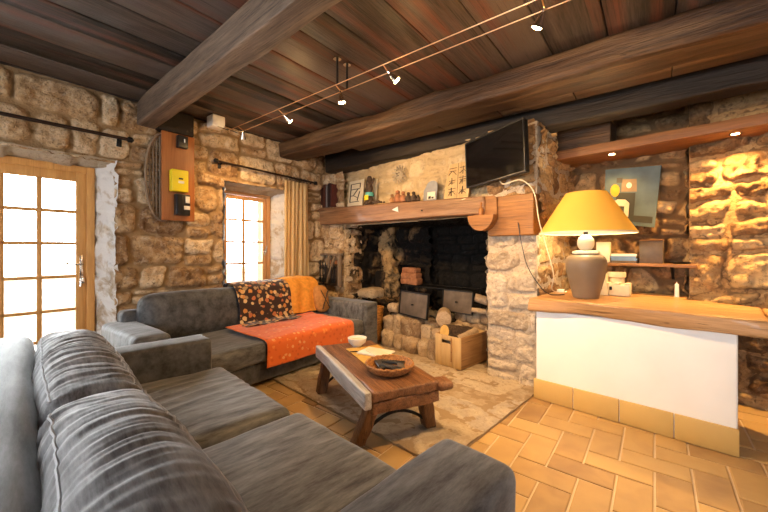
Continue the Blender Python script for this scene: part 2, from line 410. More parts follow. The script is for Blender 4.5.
# ------------------------------------------------------------------ palette
M = {}
M['wall'] = stone('warm_rubble_stone', [(.22, .12, .055), (.46, .3, .155), (.65, .48, .29), (.77, .63, .44), (.52, .33, .17)], (.34, .225, .115), dark=(.08, .042, .022), dark_amt=.75, light=(.72, .62, .48), light_amt=.45)
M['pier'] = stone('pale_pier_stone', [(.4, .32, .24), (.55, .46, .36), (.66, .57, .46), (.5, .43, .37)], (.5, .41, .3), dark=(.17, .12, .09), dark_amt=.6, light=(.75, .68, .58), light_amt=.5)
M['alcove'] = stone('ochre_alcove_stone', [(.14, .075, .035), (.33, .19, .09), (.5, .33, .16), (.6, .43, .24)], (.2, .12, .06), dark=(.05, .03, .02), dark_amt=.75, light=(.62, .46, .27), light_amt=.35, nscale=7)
M['chimney'] = stone('plastered_chimney_stone', [(.5, .38, .22), (.6, .46, .27), (.68, .55, .35)], (.56, .43, .25), dark=(.2, .12, .06), dark_amt=.4, light=(.7, .6, .42), light_amt=.5, nscale=6)
M['soot'] = stone('sooted_hearth_stone', [(.006, .0055, .005), (.014, .012, .01), (.01, .009, .008)], (.004, .004, .004), dark=(.004, .004, .004), dark_amt=.6)
M['sootbrown'] = stone('half_sooted_stone', [(.1, .055, .025), (.28, .17, .08), (.36, .24, .12)], (.05, .03, .018), dark=(.02, .014, .01), dark_amt=.7, soot=((.012, .01, .009), 3.2, .50))
M['sootochre'] = stone('ochre_sooted_pillar', [(.2, .11, .05), (.45, .29, .13), (.5, .36, .2)], (.1, .06, .03), dark=(.03, .02, .012), dark_amt=.8, soot=((.014, .012, .01), 5.5, .40))
M['kerb'] = stone('round_kerb_stone', [(.3, .2, .12), (.46, .34, .22), (.62, .48, .32), (.44, .31, .2)], (.05, .03, .018), dark=(.08, .05, .03), dark_amt=.6, light=(.68, .57, .42), light_amt=.5)
M['flag'] = stone('worn_flagstone', [(.36, .27, .18), (.46, .37, .27), (.53, .44, .33), (.4, .34, .29)], (.33, .24, .15), dark=(.17, .12, .08), dark_amt=.5, light=(.6, .52, .42), light_amt=.4, nscale=7, bump=.4)
M['white_reveal'] = stone('whitewashed_reveal', [(.5, .4, .29), (.62, .52, .4)], (.5, .42, .32), dark_amt=.3, white=((.86, .86, .86), .4))
M['lintel'] = stone('pale_lintel_stone', [(.48, .4, .3), (.6, .52, .42)], (.5, .42, .3), dark_amt=.4)
M['tile'] = tiles_mat('terracotta_tile', [(.3, .18, .085), (.42, .27, .12), (.49, .325, .14), (.53, .36, .16)], (.66, .53, .38))
M['skirt'] = tiles_mat('yellow_skirting_tile', [(.55, .36, .12), (.6, .4, .13), (.64, .43, .15)], (.6, .5, .36))
M['board'] = wood('ceiling_board_wood', (.007, .0055, .005), (.095, .072, .063), 'Y', 8, stretch=.06, rough=.5, patch=(.13, .045, .028), attr=True, patch_pos=.56)
M['beam'] = wood('dark_beam_wood', (.007, .0035, .002), (.105, .052, .024), 'X', 8, stretch=.06, rough=.5, patch=(.17, .1, .05), bump=.9, patch_pos=.6)
M['beamgrey'] = wood('weathered_beam_wood', (.026, .016, .011), (.22, .155, .11), 'X', 8, stretch=.06, rough=.6, patch=(.26, .17, .1), bump=.6, patch_pos=.62)
M['beamdark'] = wood('smoke_black_wood', (.004, .003, .0025), (.024, .015, .01), 'X', 8, stretch=.06, rough=.6, bump=.6, patch=(.1, .07, .045), patch_pos=.68)
M['mantel'] = wood('mantel_wood', (.12, .055, .028), (.34, .19, .1), 'X', 8, stretch=.06, rough=.45, coat=.1, patch=(.42, .28, .18), patch_pos=.62)
M['orange'] = wood('orange_oak', (.14, .055, .016), (.34, .155, .045), 'X', 6, rough=.45)
M['soffit'] = wood('red_soffit_board', (.13, .05, .018), (.28, .12, .04), 'X', 6, rough=.5)
M['counter'] = wood('counter_wood', (.27, .13, .045), (.52, .3, .13), 'X', 8, stretch=.06, rough=.42, coat=.1, patch=(.3, .16, .06), patch_pos=.6)
M['table'] = wood('rustic_table_wood', (.05, .018, .009), (.32, .15, .07), 'X', 9, stretch=.07, rough=.4, coat=.15, bump=.7)
M['tableleg'] = wood('rustic_table_leg_wood', (.055, .022, .01), (.24, .115, .05), 'Z', 7, rough=.45, bump=.7)
M['tableedge'] = wood('glare_grey_edge_wood', (.26, .23, .21), (.66, .63, .61), 'X', 7, rough=.4, bump=.7, crack=.5)  # window glare on the plank put into this pale grey
M['pine'] = wood('honey_pine', (.5, .24, .07), (.68, .38, .13), 'Z', 6, rough=.4, crack=.3, bump=.1)
M['winpine'] = wood('window_pine', (.46, .24, .1), (.62, .36, .17), 'Z', 6, rough=.4, crack=.3, bump=.1)
M['panelwood'] = wood('red_panel_wood', (.24, .075, .022), (.4, .15, .045), 'Z', 5, rough=.4, crack=.3, bump=.15)
M['crate'] = wood('crate_plywood', (.45, .29, .12), (.6, .42, .2), 'Z', 5, rough=.6, crack=.3, bump=.15)
M['crateside'] = wood('crate_side_plank', (.26, .13, .05), (.42, .24, .1), 'Y', 5, rough=.6, bump=.2)
M['oldwood'] = wood('old_grey_wood', (.1, .07, .05), (.3, .22, .15), 'Z', 7, rough=.7)
M['bark'] = flat('log_bark', (.07, .045, .03), .9, var=.5, scale=40, bump=.8)
M['palelog'] = wood('split_log_wood', (.34, .24, .15), (.55, .42, .29), 'X', 8, rough=.7)
M['cut'] = flat('cut_log_end', (.66, .42, .12), .7, var=.15, scale=10)
M['sofa'] = velvet('grey_velvet_seat', (.035, .035, .039), (.2, .208, .222), 'Y')
M['sofax'] = velvet('grey_velvet_back', (.032, .03, .031), (.2, .2, .205), 'X')
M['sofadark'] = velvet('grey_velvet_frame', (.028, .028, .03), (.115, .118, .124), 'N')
M['piping'] = flat('pale_grey_piping', (.34, .34, .35), .8)
M['floral'] = floral('floral_throw', (.04, .02, .014), [(.55, .24, .06), (.66, .46, .22), (.48, .16, .06), (.36, .24, .12), (.62, .36, .13)], 19, wide=.72)
M['amber'] = flat('amber_throw', (.72, .31, .045), .9, var=.16, scale=25, bump=.4)
M['red'] = floral('orange_seat_throw', (.72, .15, .03), [(.8, .26, .06), (.62, .11, .02), (.78, .38, .14), (.55, .12, .03)], 22)
M['stripe'] = flat('brown_cushion', (.3, .15, .06), .9, var=.35, scale=14)
M['curtain'] = flat('cream_curtain', (.86, .7, .42), .9, var=.08, scale=6)
def translucent(m, col, f):
    nt = m.node_tree; N, L = nt.nodes, nt.links; t = N.new('ShaderNodeBsdfTranslucent'); t.inputs['Color'].default_value = c4(col); x = N.new('ShaderNodeMixShader'); x.inputs[0].default_value = f
    L.new(N['Principled BSDF'].outputs[0], x.inputs[1]); L.new(t.outputs[0], x.inputs[2]); L.new(x.outputs[0], N['Material Output'].inputs['Surface'])
translucent(M['curtain'], (.9, .74, .45), .5)
M['black'] = flat('black_plastic', (.012, .012, .013), .35, spec=.5)
M['iron'] = flat('wrought_iron', (.02, .02, .022), .55, metal=.6, bump=.2)
M['rod'] = flat('brown_iron_rod', (.05, .032, .026), .35, metal=.7)
M['plate'] = flat('dull_steel_plate', (.13, .1, .078), .65, metal=.1, var=.35, scale=8, bump=.1)
M['chrome'] = flat('chrome', (.75, .73, .7), .15, metal=1, var=.03)
M['copper'] = flat('track_wire', (.72, .45, .25), .3, metal=1, var=.03)
M['whitewall'] = flat('white_plaster', (.86, .855, .84), .8, var=.025, scale=4, bump=.12)
M['white'] = flat('white_gloss', (.8, .79, .77), .3, var=.03)
M['cream'] = flat('cream_ceramic', (.74, .66, .5), .45, var=.06)
M['taupe'] = flat('taupe_glaze', (.17, .125, .085), .4, var=.12, scale=5)
M['yellow'] = flat('yellow_plastic', (.85, .68, .02), .4, var=.03)
M['wicker'] = flat('wicker', (.36, .16, .05), .7, var=.45, scale=70, bump=.9)
M['wickero'] = flat('orange_wicker', (.48, .23, .06), .7, var=.4, scale=60, bump=.9)
M['brick'] = flat('fire_brick', (.34, .15, .075), .9, var=.3, scale=25, bump=.5)
M['paper'] = flat('paper', (.78, .73, .62), .8, var=.04)
M['castle'] = flat('clay_castle', (.6, .52, .38), .8, var=.1, bump=.2)
M['bluebook'] = flat('blue_book', (.12, .2, .36), .5)
M['darkbox'] = flat('brown_box', (.1, .07, .05), .5, var=.2)
M['glass'] = glass('window_glass')
M['screen'] = flat('tv_screen', (.004, .004, .005), .07, spec=.6, var=0)
M['ash'] = flat('grey_ash', (.12, .105, .09), 1, var=.5, scale=12, bump=.6)
M['ground'] = flat('pale_outdoor_gravel', (.62, .6, .57), 1, var=.2, scale=3)

# ------------------------------------------------------------------ floor
g = G(); w, gp = .165, .0055; acc = []
for i in range(-30, 16):
    for j in range(-16, 30):
        t = (i - j) % 4
        if t == 0: x0, y0, x1, y1 = i * w, j * w, (i + 2) * w, (j + 1) * w
        elif t == 3: x0, y0, x1, y1 = i * w, j * w, (i + 1) * w, (j + 2) * w
        else: continue
        x0 += gp; y0 += gp; x1 -= gp; y1 -= gp; c = .006; z = random.uniform(-.0015, .0015); o = len(g.v)
        g.v += [(x0, y0, -.012), (x1, y0, -.012), (x1, y1, -.012), (x0, y1, -.012), (x0, y0, z - .003), (x1, y0, z - .003), (x1, y1, z - .003), (x0, y1, z - .003),
                (x0 + c, y0 + c, z), (x1 - c, y0 + c, z), (x1 - c, y1 - c, z), (x0 + c, y1 - c, z)]
        for a in (0, 4):
            for k in range(4): g.f.append((o + a + k, o + a + (k + 1) % 4, o + a + 4 + (k + 1) % 4, o + a + 4 + k))
        g.f.append((o + 8, o + 9, o + 10, o + 11)); rr = random.random()
        acc += [(rr, 0, 0, 1)] * 12
o = len(g.v); g.v += [(-5.2, -2.8, -.008), (2.7, -2.8, -.008), (2.7, 5.2, -.008), (-5.2, 5.2, -.008)]; g.f.append((o, o + 1, o + 2, o + 3)); acc += [(.5, 1, 0, 1)] * 4
g.a = np.array(acc)
struct('floor', g, M['tile'], 'W', smooth=False)

# worn flagstones before the hearth
g = G()
patch(g, (-3.3, 1.63, .012), (1, 0, 0), (0, 1, 0), (0, 0, 1), 2.17, 1.75, res=.016, seed=41, rowh=.42, stw=.6, gap=.001, bevel=.012, relief=.008, warp=.12, rough=.007, tilt=.0)
nb = len(g.v)
g.add(*rbox(-3.3, -1.13, 1.63, 3.38, -.01, .014, .004, fine=False)); g.a = np.concatenate([g.a, np.tile([.4, 0, .5, 1], (len(g.v) - nb, 1))])
struct('trim_1', g, M['flag'])

# ------------------------------------------------------------------ ceiling
g = G(); acc = []
edges = [-4.5, -3.98, -3.66, -3.34, -3.02, -2.79, -2.52, -2.2, -1.86, -1.6, -1.24, -.9, -.6, -.25, .1, .4, .75, 1.05, 1.4, 1.75, 2.1, 2.5]
for k in range(len(edges) - 1):
    dz = random.uniform(0, .014); rr = random.random()
    P, F = rbox(edges[k] + .004, edges[k + 1] - .004, -2.8, 4.75, CEIL + dz, CEIL + .06, .006, 2, 30, 1, fine=False, disp=lambda P, N: P + np.stack([0 * P[:, 0], 0 * P[:, 0], .006 * fbm(P[:, 0] * 5, P[:, 1] * 1.5, P[:, 2] * 0 + k, 3, 2)], 1))
    g.add(P, F); acc += [(rr, 0, 0, 1)] * len(P)
n0 = len(g.v); g.add(*rbox(-5.0, 2.7, -2.8, 4.9, CEIL + .06, CEIL + .12, .01, fine=False)); acc += [(0, 0, 0, 1)] * (len(g.v) - n0)
g.a = np.array(acc)
struct('ceiling', g, M['board'], 'W')

# ------------------------------------------------------------------ window wall (frame W, plane x = -4.01)
WX, DEP = -4.01, .22
g = G()
patch(g, (WX - .02, -1.3, 0), (0, 1, 0), (0, 0, 1), (1, 0, 0), 5.05, CEIL + .02, res=.0155, holes=((.5, 2.28, -.1, 2.07), (3.31, 4.26, .66, 2.07)), seed=11, rowh=.225, stw=.33, relief=.042)
struct('wall_left', g, M['wall'], 'W', angle=180)
def reveal(name, org, ud, vd, nd, U, V, mat, seed, rel=.018):
    g = G(); ud, vd, nd = Vector(ud).normalized(), Vector(vd).normalized(), Vector(nd).normalized()
    patch(g, org, ud, vd, nd, U, V, res=.016, seed=seed, rowh=.24, stw=.3, relief=rel, bevel=.04, rough=.007); struct(name, g, mat, 'W', angle=180)
XB = WX - DEP - .06
reveal('trim_2', (XB, .86, 0), (.28, .13, 0), (0, 0, 1), (.1, -1, 0), .335, 2.1, M['white_reveal'], 5)          # right side of the door recess
reveal('trim_3', (XB, -.9, 2.02), (0, 1, 0), (.28, 0, .07), (0, 0, -1), 1.95, .31, M['lintel'], 6)              # soffit over the door
reveal('trim_4', (XB, 2.78, .6), (.28, .19, 0), (0, 0, 1), (.2, -1, 0), .36, 1.5, M['white_reveal'], 7)
reveal('trim_5', (XB, 1.95, 1.99), (0, 1, 0), (.28, 0, .09), (0, 0, -1), 1.05, .31, M['lintel'], 8)
reveal('trim_6', (XB, 2.07, .68), (.28, -.04, 0), (0, 0, 1), (0, 1, 0), .29, 1.4, M['white_reveal'], 9)
reveal('trim_7', (XB, 1.98, .665), (0, 1, 0), (.28, 0, 0), (0, 0, 1), 1.0, .3, M['lintel'], 10)
g = G()   # the thickness of the wall behind the recesses
for (y0, y1, z0, z1) in ((-1.6, -.85, 0, 2.72), (.87, 2.10, 0, 2.72), (2.79, 3.9, 0, 2.72), (-.85, .87, 2.03, 2.72), (2.10, 2.79, 0, .68), (2.10, 2.79, 2.0, 2.72)):
    g.box(XB - .25, XB + .05, y0, y1, z0, z1)
struct('wall_left_core', g, M['wall'], 'W', smooth=False)

# door_1: honey pine, small panes
dx = WX - DEP
d = bpy.data.objects.new('door_1', None); COL.objects.link(d); d['kind'] = 'structure'; d.rotation_euler = (0, 0, DE)
def wpart(name, g, mat, parent, **k): return struct(name, g, mat, 'W', parent, **k)
g = G(); g.box(dx - .05, dx + .03, .815, .875, 0, 2.03); g.box(dx - .05, dx + .03, -.88, -.82, 0, 2.03); g.box(dx - .05, dx + .03, -.82, .815, 1.97, 2.03)
wpart('door_frame', g, M['pine'], d)
g = G(); g.box(dx - .03, dx + .015, .74, .817, .02, 1.972); g.box(dx - .03, dx + .015, -.1, -.02, .02, 1.965); g.box(dx - .03, dx + .015, -.02, .74, 1.885, 1.972); g.box(dx - .03, dx + .015, -.02, .74, .02, .24)
leaf = wpart('door_leaf', g, M['pine'], d)
g = G()
for y in (.5, .275): g.box(dx - .02, dx + .008, y - .017, y + .017, .24, 1.885)
for z in (1.603, 1.31, 1.008, .705, .44): g.box(dx - .02, dx + .008, -.02, .74, z - .015, z + .015)
wpart('glazing_bars', g, M['pine'], d)
g = G(); g.box(dx - .03, dx + .015, -.81, -.1, 1.885, 1.972); g.box(dx - .03, dx + .015, -.825, -.72, .02, 1.885); g.box(dx - .03, dx + .015, -.72, -.1, .02, .24)
for y in (-.3, -.52): g.box(dx - .02, dx + .008, y - .017, y + .017, .24, 1.885)
for z in (1.603, 1.31, 1.008, .705, .44): g.box(dx - .02, dx + .008, -.72, -.1, z - .015, z + .015)
g.box(dx - .03, dx + .015, -.18, -.1, .24, 1.885)
wpart('door_leaf', g, M['pine'], d)
g = G(); g.box(dx - .008, dx - .004, -.02, .74, .24, 1.885, 0); g.box(dx - .008, dx - .004, -.72, -.18, .24, 1.885, 0); wpart('pane', g, M['glass'], d, smooth=False)
g = G(); g.box(dx + .015, dx + .022, .765, .79, .96, 1.2); g.tube([(dx + .02, .778, 1.12), (dx + .065, .778, 1.12), (dx + .072, .74, 1.12), (dx + .07, .68, 1.125), (dx + .06, .655, 1.135)], .009)
wpart('door_handle', g, M['chrome'], d)
g = G(); g.tube([(dx + .02, .778, 1.0), (dx + .05, .778, 1.0)], .007); g.box(dx + .045, dx + .05, .762, .795, .94, .995); g.tube([(dx + .04, .77, .98), (dx + .045, .765, .91)], .01)
wpart('key', g, M['chrome'], d)
# window_1
wn = bpy.data.objects.new('window_1', None); COL.objects.link(wn); wn['kind'] = 'structure'; wn.rotation_euler = (0, 0, DE)
y0, y1, z0, z1 = 2.10, 2.79, .67, 2.0
g = G(); g.box(dx - .05, dx + .02, y0, y0 + .04, z0, z1); g.box(dx - .05, dx + .02, y1 - .05, y1, z0, z1); g.box(dx - .05, dx + .02, y0 + .04, y1 - .05, z1 - .04, z1); g.box(dx - .05, dx + .02, y0 + .04, y1 - .05, z0, z0 + .05)
wpart('window_frame', g, M['winpine'], wn)
g = G(); ya, yb, za, zb = y0 + .045, y1 - .055, z0 + .055, z1 - .045
g.box(dx - .03, dx + .01, ya, ya + .03, za, zb); g.box(dx - .03, dx + .01, yb - .055, yb, za, zb); g.box(dx - .03, dx + .01, ya, yb, zb - .05, zb); g.box(dx - .03, dx + .01, ya, yb, za, za + .06)
sash = wpart('window_sash', g, M['winpine'], wn)
g = G(); ym = 2.405
g.box(dx - .022, dx + .004, ym - .017, ym + .017, za + .05, zb - .04)
for z in (1.64, 1.355, 1.075): g.box(dx - .022, dx + .004, ya, yb, z - .013, z + .013)
wpart('glazing_bars', g, M['winpine'], wn)
g = G(); g.box(dx - .01, dx - .006, ya + .01, yb - .01, za + .03, zb - .03, 0); wpart('pane', g, M['glass'], wn, smooth=False)
g = G(); g.box(dx + .01, dx + .018, 2.69, 2.715, 1.17, 1.26); g.tube([(dx + .015, 2.703, 1.22), (dx + .05, 2.703, 1.22), (dx + .052, 2.71, 1.31)], .008)
wpart('window_handle', g, M['chrome'], wn)
# the yard outside
g = G(); g.add([(-14, -8, -.15), (-4.32, -8, -.15), (-4.32, 10, -.15), (-14, 10, -.15)], [(0, 1, 2, 3)])
struct('ground', g, M['ground'], 'W', smooth=False)
g = G(); patch(g, (-7.4, -4.0, -.2), (0, 1, 0), (0, 0, 1), (1, 0, 0), 11, 1.0, res=.05, seed=77, rowh=.2, stw=.35); 
nb = len(g.v); g.box(-7.9, -7.39, -4, 7, -.2, .84); g.a = np.concatenate([g.a, np.tile([.6, .6, .5, 1], (len(g.v) - nb, 1))])
single('garden_wall', 'low pale stone wall outside in the glare behind the glazed door', 'wall', g, M['pier'], (-7.5, 0, -.2), 'W')

# ------------------------------------------------------------------ hearth wall (frame 0)
PY = 3.2
g = G()
patch(g, (-4.7, PY, 0), (1, 0, 0), (0, 0, 1), (0, -1, 0), .81, 2.72, seed=21, rowh=.2, stw=.28, relief=.035)
patch(g, (-3.89, PY, 0), (0, 1, 0), (0, 0, 1), (1, 0, 0), .3, 1.7, seed=22, rowh=.2, stw=.28)
nb = len(g.v)
for b in ((-4.6, -3.885, PY - .008, PY + .25, 0, 1.65),): g.box(*b)
g.a = np.concatenate([g.a, np.tile([.45, .75, .5, 1], (len(g.v) - nb, 1))])
struct('wall_back', g, M['wall'], angle=180)
g = G()
patch(g, (-4.4, PY + .1, 1.6), (1, 0, 0), (0, 0, 1), (0, -1, 0), 3.0, .84, seed=23, rowh=.2, stw=.3, relief=.024, bevel=.04, rough=.014, warp=.07)
struct('trim_8', g, M['chimney'], angle=180)
# firebox
g = G()
patch(g, (-2.95, 4.05, .3), (1, 0, 0), (0, 0, 1), (0, -1, 0), 1.5, 1.6, res=.02, seed=24, rowh=.17, stw=.27)
patch(g, (-1.63, 3.22, 0), (0, 1, 0), (0, 0, 1), (-1, 0, 0), .9, 1.7, res=.02, seed=25, rowh=.2, stw=.27)
patch(g, (-4.0, 3.3, 1.62), (1, 0, 0), (0, 1, 0), (0, 0, -1), 2.5, .8, res=.03, seed=27)
struct('wall_firebox', g, M['soot'], angle=180)
g = G()
patch(g, (-4.0, 3.95, 0), (1, 0, 0), (0, 0, 1), (0, -1, 0), 1.12, 1.75, res=.018, seed=28, rowh=.19, stw=.24, relief=.07, holes=((.52, .86, .72, 1.02),))
patch(g, (-3.9, 3.25, 0), (0, 1, 0), (0, 0, 1), (1, 0, 0), .75, 1.75, res=.02, seed=29, rowh=.2, stw=.25)
patch(g, (-2.88, 3.95, 0), (0, 1, 0), (0, 0, 1), (1, 0, 0), .2, 1.75, res=.02, seed=30, rowh=.2, stw=.25)
struct('wall_firebox_side', g, M['sootbrown'], angle=180)
g = G(); g.box(-3.6, -3.0, 4.0, 4.3, .6, 1.15); struct('bread_oven', g, M['soot'])
g = G(); g.rb(-3.72, -3.47, 3.72, 3.95, .4, 1.62, .06, 8, 6, 50, disp=lambda P, N: hewn(.03, 14, 92, 2)(hewn(.05, 6, 91, 2)(P, N), N)); g.a = np.tile([.7, .8, .5, 1], (len(g.v), 1)); struct('hearth_pillar', g, M['sootochre'], angle=180)
# stone kerb and hearth bed
def boulder(g, c_, s_, seed, rot=0):
    v, f = rbox(-s_[0], s_[0], -s_[1], s_[1], -s_[2], s_[2], min(s_) * .6, 5, 4, 5, disp=lambda P, N: hewn(min(s_) * .12, 22, seed + 7)(hewn(min(s_) * .24, 7, seed)(P, N), N)); ca, sa = math.cos(rot), math.sin(rot)
    v = [(c_[0] + x * ca - y * sa, c_[1] + x * sa + y * ca, c_[2] + z) for x, y, z in v]; rr = (seed * .617) % 1
    g.add(v, f); g.a = np.tile([rr, 1, rr, 1], (len(v), 1)) if g.a is None else np.concatenate([g.a, np.tile([rr, 1, rr, 1], (len(v), 1))])
g = G(); rk = random.Random(12); sd = 100
for row, (z0, hh) in enumerate(((.0, .2), (.18, .19))):
    x = -3.14 - .04 * (row % 2)
    while x < -2.3:
        w2 = rk.uniform(.13, .32); h2 = hh * rk.uniform(.9, 1.25)
        boulder(g, (x + w2 / 2, PY + .07 + .06 * row + rk.uniform(-.03, .02), z0 + h2 / 2), (w2 / 2 - .003, .11, h2 / 2 - .002), sd, rk.uniform(-.15, .15)); sd += 1; x += w2
for k in range(14):
    boulder(g, (-3.05 + .065 * k + rk.uniform(-.03, .03), PY + .22 + rk.uniform(-.06, .1), .36), (rk.uniform(.05, .1), rk.uniform(.05, .09), rk.uniform(.03, .05)), sd, rk.uniform(0, 3)); sd += 1
for row in range(4):
    x = -2.3
    while x < -1.68:
        w2 = rk.uniform(.12, .22); boulder(g, (x + w2 / 2, 3.68 + rk.uniform(-.03, .03), .07 + .13 * row), (w2 / 2, .1, .07), sd, rk.uniform(-.2, .2)); sd += 1; x += w2
nb = len(g.v); g.box(-3.1, -2.32, PY + .1, 4.1, 0, .33); g.box(-2.34, -1.64, 3.68, 4.1, 0, .42); g.a = np.concatenate([g.a, np.tile([.4, 0, .5, 1], (len(g.v) - nb, 1))])
struct('trim_9', g, M['kerb'], angle=180)
g = G(); patch(g, (-3.12, PY + .3, .38), (1, 0, 0), (0, 1, 0), (0, 0, 1), .8, .6, res=.02, seed=36, rowh=.1, stw=.13, relief=.05, bevel=.05); struct('trim_10', g, M['ash'], angle=180)

g = G()
for b in ((-4.75, -4.04, PY + .06, 4.6, 0, 2.72), (-4.75, 2.7, 4.28, 4.6, 0, 2.72), (-4.3, -1.3, PY + .2, 4.3, 1.72, 2.41), (-1.57, -1.25, PY + .06, 4.3, 0, 2.41)): g.box(*b)
struct('wall_back_core', g, M['soot'], smooth=False)
g = G()   # the rest of the room, behind and to the right of the viewer
for b in ((-4.9, -1.9, -2.9, -2.7, 0, 2.72), (-1.9, -.9, -2.9, -2.7, 0, .8), (-1.9, -.9, -2.9, -2.7, 2.2, 2.72), (-.9, .5, -2.9, -2.7, 0, 2.72), (.5, 1.2, -2.9, -2.7, 2.0, 2.72), (.5, 1.2, -2.9, -2.7, 0, 1.0), (1.2, 2.7, -2.9, -2.7, 0, 2.72)): g.box(*b)
struct('wall_rear', g, M['whitewall'], smooth=False)
g = G()
g.box(2.4, 2.6, -2.7, 4.5, 0, 2.72)
struct('wall_side', g, M['whitewall'], smooth=False)
# pier between hearth and alcove
PX0, PX1 = -1.64, -1.18
g = G()
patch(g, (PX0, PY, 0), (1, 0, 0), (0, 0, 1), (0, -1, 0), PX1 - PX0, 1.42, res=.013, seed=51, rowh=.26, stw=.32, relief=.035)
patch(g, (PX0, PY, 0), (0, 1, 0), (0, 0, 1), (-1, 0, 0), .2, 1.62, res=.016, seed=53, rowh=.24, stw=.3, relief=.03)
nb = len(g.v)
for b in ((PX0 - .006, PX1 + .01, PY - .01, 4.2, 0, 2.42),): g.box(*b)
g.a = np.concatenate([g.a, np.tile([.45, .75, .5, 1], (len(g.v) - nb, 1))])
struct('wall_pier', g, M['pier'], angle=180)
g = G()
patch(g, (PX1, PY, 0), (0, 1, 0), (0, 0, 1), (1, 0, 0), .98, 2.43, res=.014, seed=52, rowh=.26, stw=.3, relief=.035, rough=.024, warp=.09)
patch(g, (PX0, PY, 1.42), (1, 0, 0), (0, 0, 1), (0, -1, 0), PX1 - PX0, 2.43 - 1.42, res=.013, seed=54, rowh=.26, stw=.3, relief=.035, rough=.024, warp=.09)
struct('wall_pier_upper', g, M['alcove'], angle=180)  # ochre instead of pale stone: orange lamp light put into the colour
# alcove
NY, RY = 4.14, 4.02
g = G()
patch(g, (PX1 - .05, NY, .0), (1, 0, 0), (0, 0, 1), (0, -1, 0), 1.12, CEIL, res=.014, seed=61, rowh=.21, stw=.22, relief=.05, bevel=.05, rough=.024, warp=.1)
struct('wall_alcove', g, M['alcove'], angle=180)
g = G()
patch(g, (-.17, RY, 0), (1, 0, 0), (0, 0, 1), (0, -1, 0), 2.4, CEIL, res=.015, seed=66, rowh=.27, stw=.42, relief=.05, bevel=.04, rough=.026, warp=.08)
patch(g, (-.17, RY, 0), (0, 1, 0), (0, 0, 1), (-1, 0, 0), .14, CEIL, res=.02, seed=67, rowh=.2, stw=.3)
nb = len(g.v)
for b in ((-.178, 1.5, RY - .008, RY + .2, 0, CEIL),): g.box(*b)
g.a = np.concatenate([g.a, np.tile([.45, .75, .5, 1], (len(g.v) - nb, 1))])
struct('wall_right', g, M['alcove'], angle=180)

# ------------------------------------------------------------------ beams
def beam(label, x0, x1, y0, y1, z0, z1, mat, seed, frame='W', r=.03, amp=.014, name='ceiling_beam', cat='beam', skew=0):
    def dsp(P, N):
        P = hewn(amp, 2.2, seed)(P, N); P[:, 1] += skew * (P[:, 0] - x0); return P
    g = G(); g.rb(x0, x1, y0, y1, z0, z1, r, int((x1 - x0) / .06), 4, 4, disp=dsp)
    return single(name, label, cat, g, mat, ((x0 + x1) / 2, (y0 + y1) / 2, z0), frame, angle=60)
beam('weathered grey square ceiling beam at the left, ending above the yellow box', -4.0, 2.3, 1.15, 1.31, 2.48, 2.705, M['beamgrey'], 3, r=.014, amp=.007, skew=-.035)
beam('thick rough brown ceiling beam behind the wire lamp track', -4.0, 2.3, 2.77, 3.1, 2.5, 2.705, M['beam'], 5, r=.035, amp=.02)
beam('smoke-blackened beam resting on the hearth wall above the television', -3.85, 2.4, 3.46, 3.68, 2.4, 2.7, M['beamdark'], 7, r=.03, amp=.016)
g = G(); 
for k in range(9): g.box(-3.0 + k * .62, -2.385 + k * .62, 3.13, 3.32, 2.53, 2.56)
single('plank_infill', 'row of dark planks bridging the gap behind the thick brown beam', 'planks', g, M['beam'], (0, 3.2, 2.53), 'W')
g = G(); g.rb(-4.08, -3.92, 1.31, 1.66, 2.47, 2.70, .015, 3, 3, 3, disp=hewn(.006, 5, 4)); single('wood_block', 'short dark timber block above the electric meter board', 'block', g, M['beamdark'], (-4.0, 1.5, 2.47), 'W')
# soffit
T = Thing('soffit_board', 'reddish wooden soffit board with round downlights over the alcove', 'soffit', (-.2, 3.9, 2.15))
g = G(); g.rb(-1.16, 1.8, 3.69, 4.13, 2.15, 2.175, .006, 10, 3, 1); T.part('board', g, M['soffit'])
g = G(); g.rb(-1.16, 1.8, 3.67, 3.70, 2.15, 2.235, .006, 20, 1, 2, disp=hewn(.004, 2, 9)); T.part('front_edge', g, M['soffit'])
g = G(); g.rb(-1.16, -.7, 3.7, 3.95, 2.235, 2.44, .01, 4, 2, 2); single('wood_block', 'brown timber block standing on the soffit board beside the pier', 'block', g, M['beam'], (-.9, 3.8, 2.235))
for k, (x, lab) in enumerate(((-.71, 'small round downlight in the soffit above the abstract painting'), (.1, 'small round downlight in the soffit above the brightly lit stones'))):
    T = Thing('downlight', lab, 'light', (x, 3.8, 2.15), group='downlights in the soffit board')
    T.part('trim_ring', G().lathe([(.024, -.004), (.036, -.004), (.036, .0), (.024, .0), (.024, -.004)], 24, (x, 3.8, 2.15), cap=False), M['chrome'])
    T.part('bulb', G().lathe([(.001, -.003), (.024, -.003), (.024, -.001)], 24, (x, 3.8, 2.15)), emitter('halogen_glow', (1, .75, .38), 40))

